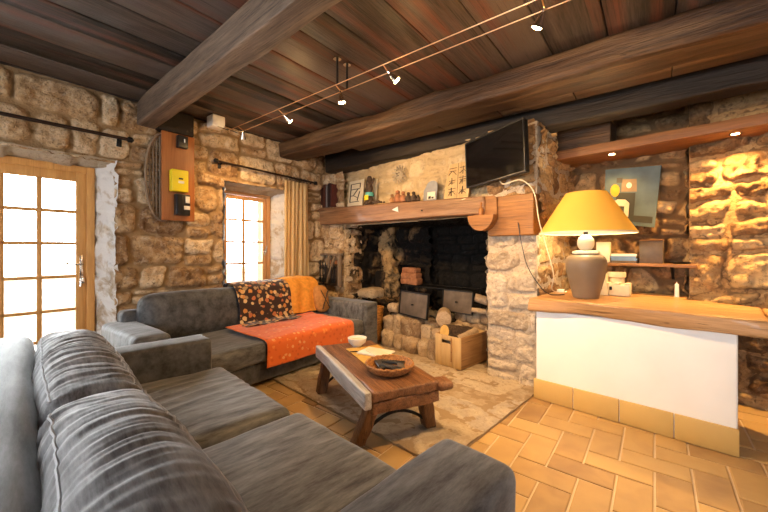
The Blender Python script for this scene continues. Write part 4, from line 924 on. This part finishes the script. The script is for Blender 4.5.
# ------------------------------------------------------------------ wall-mounted things on the window wall (frame W)
def rod_thing(label, a, b, z0, z1, rx=.016):
    T = Thing('curtain_rod', label, 'curtain rod', (-3.93, (a + b) / 2, z0), 'W')
    T.part('rod', G().tube([(-3.93, a, z0), (-3.93, b, z1)], rx, 12), M['rod'])
    for e, zz in ((a, z0), (b, z1)): T.part('finial', G().tube([(-3.93, e - .03, zz), (-3.93, e - .015, zz), (-3.93, e + .015, zz), (-3.93, e + .03, zz)], [.006, .026, .026, .006], 12), M['iron'])
    for y in (a + .07, b - .07):
        zz = z0 + (z1 - z0) * (y - a) / (b - a); T.part('bracket', G().tube([(-3.93, y, zz - .005), (-4.0, y, zz - .03)], .009, 8).box(-4.02, -3.985, y - .02, y + .02, zz - .07, zz + .02), M['iron'])
    return T
rod_thing('long dark iron curtain rod above the glazed door', -.6, 1.08, 2.29, 2.30)
rod_thing('dark iron curtain rod above the small window', 1.9, 3.36, 2.27, 2.235, .013)
T = Thing('curtain', 'cream curtain drawn to the right of the small window', 'curtain', (-3.93, 3.03, .5), 'W')
n, m = 60, 30; P = np.zeros((n, m, 3))
for i in range(n):
    for j in range(m):
        t = i / (n - 1); s_ = j / (m - 1)
        y = 2.83 + .40 * t - .03 * s_ * (1 - t) + .02 * s_ * math.sin(t * 9); P[i, j] = (-3.945 + .026 * math.sin(t * 38 + .8 * s_) * (.7 + .3 * s_) + .012 * math.sin(t * 17 + 2 * s_), y, 2.2 - 1.72 * s_)
T.part('cloth', G().sheet(P, .004), M['curtain'], angle=180)
for k in range(7):
    y = 2.86 + .058 * k; zz = 2.27 - .035 * (y - 1.9) / 1.46
    T.part('ring', G().tube([(-3.93 + .024 * math.cos(a), y, zz - .005 + .026 * math.sin(a)) for a in np.linspace(0, 2 * PI, 15)], .0035, 6), M['iron'])
T = Thing('meter_board', 'red-brown wooden board carrying the electric meter on the stone wall', 'board', (-3.92, 1.5, 1.55), 'W')
T.part('panel', G().rb(-3.935, -3.905, 1.34, 1.655, 1.555, 2.46, .005, 2, 3, 6), M['panelwood'])
T.part('spacer', G().box(-4.02, -3.935, 1.35, 1.37, 1.56, 2.45).box(-4.02, -3.935, 1.62, 1.64, 1.56, 2.45), M['winpine'])
T = Thing('black_switch', 'black switch with white lever at the top of the meter board', 'switch', (-3.9, 1.55, 2.25), 'W')
T.part('body', G().rb(-3.905, -3.85, 1.47, 1.57, 2.31, 2.44, .008), M['black']); T.part('lever', G().box(-3.85, -3.838, 1.525, 1.535, 2.365, 2.405, .002), M['white'])
T = Thing('meter_box', 'bright yellow meter box in the middle of the board', 'meter', (-3.9, 1.5, 1.9), 'W')
T.part('case', G().rb(-3.905, -3.83, 1.405, 1.565, 1.85, 2.075, .01, 2, 2, 2), M['yellow']); T.part('slot', G().box(-3.831, -3.828, 1.47, 1.51, 1.975, 1.99, .001), M['black']); T.part('label', G().box(-3.831, -3.8285, 1.465, 1.52, 1.935, 1.96, .001), M['paper'])
T = Thing('circuit_breaker', 'black circuit breaker below the yellow meter box', 'breaker', (-3.9, 1.5, 1.6), 'W')
T.part('body', G().rb(-3.905, -3.85, 1.45, 1.59, 1.61, 1.83, .008), M['black']); T.part('left_module', G().rb(-3.85, -3.825, 1.455, 1.505, 1.62, 1.82, .006), M['iron'])
T.part('switch_face', G().box(-3.85, -3.842, 1.54, 1.582, 1.74, 1.81, .002).box(-3.85, -3.842, 1.525, 1.585, 1.67, 1.71, .002), M['paper'])
# oval frame beside the board
T = Thing('oval_hoop', 'narrow oval weathered wooden hoop half hidden by the meter board', 'hoop', (-3.96, 1.3, 1.55), 'W')
ring = [(-3.945, 1.36 + 0.15 * math.cos(a), 1.99 + .44 * math.sin(a)) for a in np.linspace(0, 2 * PI, 49)]
T.part('rim', G().tube(ring, .013, 8), M['oldwood'])
g = G()
for k in range(9):
    y = 1.22 + .03 * k; h_ = .44 * math.sqrt(max(.02, 1 - ((y - 1.36) / 0.15) ** 2)); g.tube([(-3.955, y, 1.99 - h_), (-3.955, y, 1.99 + h_)], .008, 6)
for k in range(13):
    zz = 1.63 + .06 * k; h_ = 0.15 * math.sqrt(max(.02, 1 - ((zz - 1.99) / .44) ** 2)); g.tube([(-3.963, 1.36 - h_, zz), (-3.963, 1.36 + h_, zz)], .006, 6)
T.part('lattice', g, M['oldwood'])

# ------------------------------------------------------------------ wire lamp track (frame W)
T = Thing('lamp_track', 'two parallel copper wires of the lamp track below the boards', 'track', (-2, 1.87, 2.5), 'W')
for y in (1.82, 1.925): T.part('wire', G().tube([(-3.5, y, 2.5), (1.6, y, 2.5)], .0035, 6), M['copper'])
for y in (1.82, 1.925):
    p = T.part('standoff', G().tube([(-1.88, y, 2.5), (-1.88, y, 2.70)], .009, 10), M['black']); T.part('cap', G().lathe([(.001, -.012), (.03, -.012), (.03, 0)], 16, (-1.88, y, 2.70)), M['chrome'], p)
T = Thing('track_transformer', 'white transformer box of the lamp track at the ceiling corner', 'transformer', (-3.6, 1.87, 2.6), 'W')
T.part('case', G().rb(-3.82, -3.68, 1.74, 1.88, 2.575, 2.70, .012, 2, 2, 2), M['white']); T.part('outlet', G().tube([(-3.69, 1.8, 2.58), (-3.5, 1.82, 2.5)], .006).tube([(-3.69, 1.86, 2.58), (-3.5, 1.925, 2.5)], .006), M['chrome'])
glow = emitter('spot_glow', (1, .72, .33), 60)
SP = [(-3.31, (-.5, .3, -.8), 'small spotlight nearest the white transformer on the wires', 42), (-2.63, (.3, .75, -.6), 'chrome spotlight second from the left on the wires', 110),
      (-1.9, (.05, .15, -1), 'chrome spotlight pointing straight down below the standoffs', 22), (-1.44, (.6, .5, -.7), 'chrome spotlight tilted right of the standoffs', 90), (-.44, (-.42, .12, -.8), 'glaring spotlight nearest the viewer on the wires', 110)]
SPOT = []
for k, (x, dv, lb, pw) in enumerate(SP):
    T = Thing('track_spotlight', lb, 'spotlight', (x, 1.87, 2.5), 'W', group='spotlights on the wire track')
    p0 = Vector((x, 1.872, 2.47)); t = Vector(dv).normalized()
    T.part('cross_arm', G().tube([(x, 1.82, 2.5), (x, 1.85, 2.485), (x, 1.872, 2.475), (x, 1.9, 2.485), (x, 1.925, 2.5)], .004, 6), M['copper'])
    T.part('stem', G().tube([(x, 1.872, 2.475), p0 + t * .02], .005, 6), M['chrome'])
    T.part('reflector', G().tube([p0 + t * .012, p0 + t * .03, p0 + t * .07, p0 + t * .085], [.008, .014, .026, .03], 18, cap=False), M['chrome'])
    T.part('bulb', G().tube([p0 + t * .062, p0 + t * .08, p0 + t * .088], [.012, .025, .02], 16), glow)
    SPOT.append((to_world(p0 + t * .1, 'W'), to_world(t, 'W'), pw))

# ------------------------------------------------------------------ sofas
def wrinkles(seed, amp, nx, axis=0, face=2):
    def d(P, N):
        q_ = P[:, axis] * nx + 1.2 * fbm(P[:, 0] * 2, P[:, 1] * 2, P[:, 2] * 2, seed, 2)
        r_ = np.abs(np.sin(q_)) ** .6; mod = np.clip(.55 + fbm(P[:, 0] * 2.3, P[:, 1] * 2.3, P[:, 2] * 2.3, seed + 4, 2), 0, 1)
        return P + N * (amp * (r_ - .6) * mod)[:, None]
    return d
def puff(x0, x1, y0, y1, z0, z1, px, py, pz, extra=None, seed=0):
    """bulge the six faces of a cushion"""
    def d(P, N):
        u = 2 * (P[:, 0] - x0) / (x1 - x0) - 1; v = 2 * (P[:, 1] - y0) / (y1 - y0) - 1; w_ = 2 * (P[:, 2] - z0) / (z1 - z0) - 1
        Q = P.copy(); f = lambda a: np.clip(1 - a * a, 0, 1)
        Q[:, 0] += px * np.sign(u) * np.abs(u) ** 3 * f(v) * f(w_); Q[:, 1] += py * np.sign(v) * np.abs(v) * f(u) * f(w_); Q[:, 2] += pz * np.sign(w_) * np.abs(w_) * f(u) * f(v)
        Q += N * (.006 * fbm(P[:, 0] * 4, P[:, 1] * 4, P[:, 2] * 4, seed, 3))[:, None]
        if extra: Q = extra(Q, N)
        return Q
    return d
def cushion(g, b, r, p, n, extra=None, seed=0):
    return g.rb(*b, r, *n, disp=puff(*b, *p, extra, seed))
T = Thing('sofa', 'grey velvet sofa in the foreground with crumpled loose back cushions', 'sofa', (-1.6, .4, 0))
T.part('base', G().rb(-2.83, -.43, -.22, .93, .05, .25, .02, 6, 4, 2), M['sofadark'])
T.part('backrest', cushion(G(), (-2.84, -.42, -.24, .02, .05, .775), .06, (0, .01, .01), (24, 4, 8), seed=3), M['sofax'], angle=180)
T.part('armrest', cushion(G(), (-2.84, -2.61, -.2, .92, .05, .615), .03, (.004, 0, .006), (4, 14, 8), seed=4), M['sofadark'], angle=60)
T.part('armrest', cushion(G(), (-.665, -.41, -.2, .985, .05, .628), .036, (.01, .01, .01), (6, 18, 8), seed=5), M['sofa'], angle=180)
def seatfold(P, N):
    m = P[:, 2] > .36
    q_ = (P[:, 0] + .28 * P[:, 1] + .02 * fbm(P[:, 0] * 3, P[:, 1] * 3, 0, 8, 2)) * 64
    k = np.clip((-1.95 - P[:, 0]) * 2.2 + 1, 0, 1) * np.clip(1 - np.abs(P[:, 0] + 2.2) * 2.4, 0, 1) * np.clip(1.2 - P[:, 1], 0, 1)
    P = P.copy(); P[m, 2] += (.013 * k * (1 - 2 * np.abs(np.sin(q_ * .5)) ** .7))[m]; return P
T.part('seat_cushion', cushion(G(), (-2.6, -1.615, .0, .985, .25, .415), .055, (0, .01, .022), (90, 30, 4), seatfold, 6), M['sofa'], angle=180)
T.part('seat_cushion', cushion(G(), (-1.585, -.67, .0, 1.0, .25, .415), .055, (0, .01, .022), (36, 30, 4), None, 7), M['sofa'], angle=180)
def lean(y0, z0, k, inner=None):
    def d(P, N):
        if inner: P = inner(P, N)
        P = P.copy(); P[:, 1] -= k * (P[:, 2] - z0); return P
    return d
def backfold(seed, nx):
    def d(P, N):
        q_ = (P[:, 0] * 1.0 + .35 * P[:, 2] + .05 * fbm(P[:, 0] * 4, P[:, 1] * 4, P[:, 2] * 3, seed, 2)) * nx
        mod = np.clip(.45 + .9 * fbm(P[:, 0] * 3, P[:, 1] * 6, P[:, 2] * 3, seed + 3, 2), 0, 1)
        fold = 1 - 2 * np.abs(np.sin(q_ * .5)) ** .7
        fine = fbm(P[:, 0] * 26 + P[:, 2] * 9, P[:, 1] * 5, P[:, 2] * 5, seed + 9, 2)
        return P + N * (-.0065 * fold * mod + .0025 * np.sin(q_ * 2.3 + 1) * mod + .0035 * fine)[:, None]
    return d
for (x0, x1, z1, sd) in ((-2.56, -1.36, .815, 11), (-1.34, -.48, .825, 15)):
    b = (x0, x1, .06, .31, .415, z1); r_ = .07
    dsp = puff(*b, .03, .025, .035, lean(0, .42, .10, backfold(sd, 88)), sd)
    cu = T.part('back_cushion', G().rb(*b, r_, 130, 12, 26, disp=dsp), M['sofax'], angle=180)
    for sy in (-1, 1):
        n_ = 60; xs = np.linspace(x0 + .05, x1 - .05, n_); yc = np.full(n_, (.06 + r_ * .3) if sy < 0 else (.31 - r_ * .3)); nn = np.stack([0 * xs, np.full(n_, sy * .7), np.full(n_, .7)], 1)
        P = dsp(np.stack([xs, yc, np.full(n_, z1 - r_ * .3)], 1), nn)
        T.part('seam_piping', G().tube([tuple(p) for p in P], .0045, 6), M['piping'], cu)
for x in (-2.75, -.52):
    for y in (-.15, .88): T.part('foot', G().rb(x - .03, x + .03, y - .03, y + .03, 0, .055, .006), M['black'])

# window sofa (frame W)
T = Thing('sofa', 'grey velvet sofa under the window with throws over its right half', 'sofa', (-3.4, 2.2, 0), 'W')
T.part('base', G().rb(-3.85, -2.81, 1.0, 3.34, .05, .24, .02, 4, 8, 2), M['sofadark'])
T.part('backrest', cushion(G(), (-3.87, -3.68, .95, 3.36, .05, .70), .05, (0, 0, .01), (4, 24, 8), seed=21), M['sofadark'], angle=180)
T.part('armrest', cushion(G(), (-3.86, -2.98, .84, 1.1, .05, .6), .045, (0, .01, .01), (16, 5, 8), seed=22), M['sofa'], angle=180)
T.part('armrest', cushion(G(), (-3.86, -2.74, 3.12, 3.36, .05, .6), .03, (.006, .01, .008), (16, 5, 8), seed=23), M['sofa'], angle=180)
T.part('seat_cushion', cushion(G(), (-3.72, -2.75, 1.11, 2.1, .24, .41), .035, (.01, 0, .015), (20, 20, 4), None, 24), M['sofa'], angle=180)
T.part('seat_cushion', cushion(G(), (-3.72, -2.75, 2.11, 3.11, .24, .41), .035, (.01, 0, .015), (20, 20, 4), None, 25), M['sofa'], angle=180)
def leanx(z0, k):
    def d(P, N):
        P = P.copy(); P[:, 0] -= k * (P[:, 2] - z0); return P
    return d
bc = []
for (ya, yb, sd) in ((1.08, 2.05, 31), (2.07, 3.1, 35)):
    b = (-3.74, -3.5, ya, yb, .41, .83)
    cu = T.part('back_cushion', cushion(G(), b, .09, (.03, .02, .02), (8, 30, 16), leanx(.42, .12), sd), M['sofadark'], angle=180)
for x in (-3.8, -2.85):
    for y in (1.05, 3.32): T.part('foot', G().rb(x - .03, x + .03, y - .03, y + .03, 0, .055, .006), M['black'])
# throws follow the profile back -> cushion -> seat -> front
prof = [(-3.88, .64), (-3.88, .73), (-3.85, .79), (-3.80, .845), (-3.70, .868), (-3.60, .855), (-3.535, .81), (-3.505, .72), (-3.475, .60), (-3.462, .5), (-3.44, .452), (-3.35, .44), (-3.1, .445), (-2.85, .44), (-2.755, .432), (-2.722, .41), (-2.718, .36), (-2.715, .29), (-2.71, .2)]
pl = [0]
for k in range(1, len(prof)): pl.append(pl[-1] + math.hypot(prof[k][0] - prof[k - 1][0], prof[k][1] - prof[k - 1][1]))
def along(s_):
    return (np.interp(s_, pl, [p[0] for p in prof]), np.interp(s_, pl, [p[1] for p in prof]))
def throw(name, label, s0, s1, ya, yb, mat, off, seed, skew=0, slope0=0, group=None):
    n, m = 70, 40; P = np.zeros((n, m, 3))
    for i in range(n):
        for j in range(m):
            t, u = i / (n - 1), j / (m - 1)
            s_ = (s0 + slope0 * u) + (s1 - s0 - slope0 * u) * t
            x, z = along(s_); x2, z2 = along(min(s_ + .02, pl[-1])); x1, z1 = along(max(s_ - .02, 0)); nx, nz = -(z2 - z1), (x2 - x1); l = math.hypot(nx, nz) + 1e-6
            y = ya + (yb - ya) * u + skew * t + .012 * math.sin(9 * t + seed)
            o = off + .006 + .006 * float(noise3(t * 8, u * 6, seed, 3)) + .008 * math.sin(u * 14 + seed + 4 * t) * (.4 + .6 * t)
            P[i, j] = (x + nx / l * max(o, off), y, z + nz / l * max(o, off))
    return single(name, label, 'throw', G().sheet(P, .005), mat, (-3.4, (ya + yb) / 2, .45), 'W', angle=180)
throw('sofa_throw', 'fringed red-orange throw spread on the window sofa seat and hanging over its front', pl[10], pl[18] - .0, 1.74, 2.86, M['red'], .004, 1, skew=.02)
throw('sofa_throw', 'dark brown floral throw draped over the window sofa backrest', pl[1], pl[11] + .1, 1.93, 2.62, M['floral'], .016, 2, skew=-.03)
throw('sofa_throw', 'plain amber throw over the right end of the window sofa backrest', pl[2], pl[10], 2.55, 3.0, M['amber'], .03, 3, skew=.04)
T = Thing('scatter_cushion', 'brown and tan banded cushion in the right corner of the window sofa', 'cushion', (-3.4, 3.03, .46), 'W')
b = (-3.45, -3.33, 2.93, 3.11, .465, .77)
T.part('pad', cushion(G(), b, .05, (.02, .02, .02), (4, 8, 10), leanx(.46, .2), 51), flat('tan_cushion', (.42, .2, .06), .9, var=.25, scale=20), angle=180)
T.part('bands', G().bar((-3.318, 2.96, .5), (-3.36, 3.08, .72), .02, .008).bar((-3.318, 3.08, .5), (-3.36, 2.96, .74), .02, .008), M['bark'])

# ------------------------------------------------------------------ coffee table
TZ = .385
T = Thing('coffee_table', 'rustic low timber table with splayed legs and iron stretcher', 'table', (-1.953, 1.849, .02), rot=-math.radians(20.4), local=True)
TL, TW = .575, .275
def topd(P, N):
    P = hewn(.007, 3, 61)(P, N); P[:, 1] += .02 * noise3(P[:, 0] * 3, np.sign(P[:, 1]) * 4, 0, 9) * np.abs(P[:, 1]) / TW
    return P
z1 = TZ - .02
T.part('tabletop', G().rb(-TL, TL, -TW + .05, TW, z1 - .065, z1, .015, 24, 10, 3, disp=topd), M['table'], angle=60)
T.part('side_plank', G().rb(-TL - .01, TL, -TW, -TW + .05, z1 - .1, z1 + .006, .012, 24, 2, 4, disp=hewn(.006, 3, 62)), M['tableedge'], angle=60, label='edge plank with window glare painted into its grey')
for x in (-TL + .06, TL - .075): T.part('cross_beam', G().rb(x - .05, x + .07, -TW + .052, TW + .0, z1 - .145, z1 - .062, .014, 3, 10, 3, disp=hewn(.009, 5, 63)), M['table'], angle=60)
T.part('live_edge_knot', G().rb(TL - .1, TL + .035, TW - .03, TW + .095, z1 - .075, z1 - .012, .028, 4, 4, 2, disp=hewn(.012, 8, 64)), M['table'], angle=180)
for sx in (-1, 1):
    for sy in (-1, 1):
        a = Vector((sx * (TL - .07), sy * (TW - .085), z1 - .1)); b_ = Vector((sx * (TL - .14), sy * (TW - .01), .0))
        v, f = rbox(-.045, .045, -.04, .04, 0, 1, .014, 2, 2, 8); n_ = hewn(.006, 4, 65 + sx + 2 * sy); v = n_(v, np.sign(v) * [1, 1, 0] * .7)
        v = [(a.x + (b_.x - a.x) * (1 - q_[2]) + q_[0], a.y + (b_.y - a.y) * (1 - q_[2]) + q_[1], b_.z + .004 + (a.z - b_.z) * q_[2]) for q_ in v]
        T.part('leg', G().add(v, f), M['tableleg'], angle=60)
arc = [(TL - .13, y, .06 + .10 * (1 - (y / (TW - .05)) ** 2)) for y in np.linspace(-TW + .05, TW - .05, 15)]
T.part('iron_arch', G().tube(arc, .011, 8), M['iron'])
T.part('iron_bar', G().tube([(TL - .13, 0, .16), (.1, 0, .30)], .01, 8), M['iron'])
T.part('iron_bar', G().tube([(-TL + .13, 0, .16), (-.1, 0, .30)], .01, 8), M['iron'])
T.part('iron_arch', G().tube([(-p[0], p[1], p[2]) for p in arc], .011, 8), M['iron'])
TT = TZ + .008
T = Thing('bowl', 'white china bowl at the far end of the coffee table', 'bowl', (-2.31, 2.04, TT))
T.part('bowl_body', G().lathe([(.001, 0), (.04, 0), (.042, .006), (.075, .035), (.086, .075), (.082, .077), (.07, .038), (.03, .012), (.001, .011)], 32, (-2.31, 2.04, TT)), M['white'])
T.part('contents', G().lathe([(.001, .055), (.077, .055)], 24, (-2.31, 2.04, TT), cap=False), M['cream'])
def sheetbox(name, label, c_, w_, d_, h_, mat, rot, cat='paper', group=None): return single(name, label, cat, G().box(-w_ / 2, w_ / 2, -d_ / 2, d_ / 2, 0, h_, .001), mat, c_, rot=rot, local=True, group=group)
sheetbox('glare_sheet', 'mustard sheet painting lamp glare on the table under the papers', (-2.02, 1.96, TT), .5, .3, .004, flat('mustard_glare', (.6, .36, .08), .9), -.36, 'cloth')  # thin sheet added: lamp glare on the tabletop put into its colour
sheetbox('booklet', 'open white booklet on the mustard glare sheet', (-2.03, 2.0, TT + .005), .26, .19, .012, M['paper'], .25, 'booklet')
sheetbox('leaflet', 'small folded leaflet lying on top of the white booklet', (-2.0, 1.98, TT + .0175), .2, .11, .008, M['cream'], -.3, 'leaflet')
T = Thing('pen', 'thin brown pen beside the booklet on the table', 'pen', (-2.14, 1.9, TT + .005)); T.part('barrel', G().tube([(-2.2, 1.86, TT + .011), (-2.1, 1.97, TT + .011)], .005), M['bark'])
BX, BY = -1.68, 1.79
T = Thing('wicker_tray', 'round shallow wicker basket of remote controls on the table', 'basket', (BX, BY, TT))
T.part('weave', G().lathe([(.001, .0), (.135, 0), (.15, .012), (.162, .03), (.168, .05), (.16, .052), (.148, .03), (.13, .012), (.001, .01)], 40, (BX, BY, TT)), M['wicker'])
T.part('rim', G().tube([(BX + .166 * math.cos(a), BY + .166 * math.sin(a), TT + .052 + .003 * math.sin(a * 20)) for a in np.linspace(0, 2 * PI, 61)], .009, 8), M['wicker'])
for k, (dx_, dy, r_, ln, hz, lb) in enumerate(((-.03, .05, .35, .2, .045, 'longest black remote control lying across the wicker tray'), (.03, -.02, .1, .17, .04, 'black remote control at the front of the wicker tray'), (-.07, -.03, -.5, .15, .036, 'black remote control at the left of the wicker tray'), (.075, .04, -.7, .13, .04, 'short grey remote control at the right of the wicker tray'))):
    T = Thing('remote_control', lb, 'remote control', (BX + dx_, BY + dy, TT + hz - .018), rot=r_, local=True, group='remote controls in the wicker tray')
    T.part('case', G().rb(-ln / 2, ln / 2, -.024, .024, 0, .022, .007, 4, 2, 1), M['plate'] if k == 3 else M['black'])
    g = G()
    for a in range(6):
        for b_ in range(3): g.box(-ln / 2 + .02 + a * ln * .11, -ln / 2 + .03 + a * ln * .11, -.016 + b_ * .012, -.008 + b_ * .012, .021, .0245, .001)
    T.part('buttons', g, M['plate'])
    T.o.rotation_euler.y = .06 * (k - 1)

# ------------------------------------------------------------------ light
def lamp(kind, name, loc, energy, col, size=.05, rot=None, **k):
    l = bpy.data.lights.new(name, kind); l.energy = energy; l.color = col
    if kind in ('POINT', 'SPOT'): l.shadow_soft_size = size
    o = bpy.data.objects.new(name, l); COL.objects.link(o); o.location = loc
    if rot is not None: o.rotation_euler = Vector(rot).to_track_quat('-Z', 'Y').to_euler()
    for a, b_ in k.items(): setattr(l, a, b_)
    return o
WARM = (1, .58, .22)
for loc, t, pw in SPOT:
    lamp('SPOT', 'spot_light', loc, pw * 1.1, WARM, .03, t, spot_size=math.radians(120), spot_blend=.9)
    lamp('POINT', 'spot_spill', tuple(a + b * .0 for a, b in zip(loc, t)), pw * .06 + 2 + (9 if pw > 105 and t[0] < -.3 else 0), WARM, .03)
def portal(loc, rot, sx, sy):
    l = bpy.data.lights.new('daylight_portal', 'AREA'); l.shape = 'RECTANGLE'; l.size = sx; l.size_y = sy; l.cycles.is_portal = True
    o = bpy.data.objects.new('daylight_portal', l); COL.objects.link(o); o.location = loc; o.rotation_euler = Vector(rot).to_track_quat('-Z', 'Z').to_euler()
portal(to_world((dx - .05, 0, 1.0), 'W'), (CD, SD, 0), 1.75, 2.05)
portal(to_world((dx - .05, 2.44, 1.33), 'W'), (CD, SD, 0), .7, 1.35)
portal((-1.4, -2.8, 1.5), (0, 1, 0), 1.0, 1.4); portal((.85, -2.8, 1.5), (0, 1, 0), .7, 1.0)
for x, pw in ((-.71, 30), (.1, 200)): lamp('SPOT', 'downlight_light', (x, 3.8, 2.14), pw, (1, .55, .16), .03, (0, .08, -1), spot_size=math.radians(120), spot_blend=.8)
lamp('POINT', 'lamp_light', (LX, LY, CT + .66), 34, (1, .72, .38), .05)
w_ = bpy.data.worlds.new('sky'); S.world = w_; w_.use_nodes = True
bg = w_.node_tree.nodes['Background']; bg.inputs['Color'].default_value = (.93, .96, 1, 1); bg.inputs['Strength'].default_value = 19

# ------------------------------------------------------------------ camera
cam = bpy.data.cameras.new('camera'); co = bpy.data.objects.new('camera', cam); COL.objects.link(co)
cam.sensor_width = 36; cam.lens = 344 / 768 * 36; cam.shift_y = -6 / 768; cam.clip_start = .02
co.location = (0, 0, 1.25); co.rotation_euler = (PI / 2, 0, math.radians(44.1)); S.camera = co
S.view_settings.view_transform = 'Standard'; S.view_settings.look = 'None'; S.view_settings.gamma = 1; S.view_settings.exposure = .25
S.cycles.use_denoising = True; S.cycles.max_bounces = 8; S.cycles.diffuse_bounces = 5; S.cycles.sample_clamp_indirect = 6
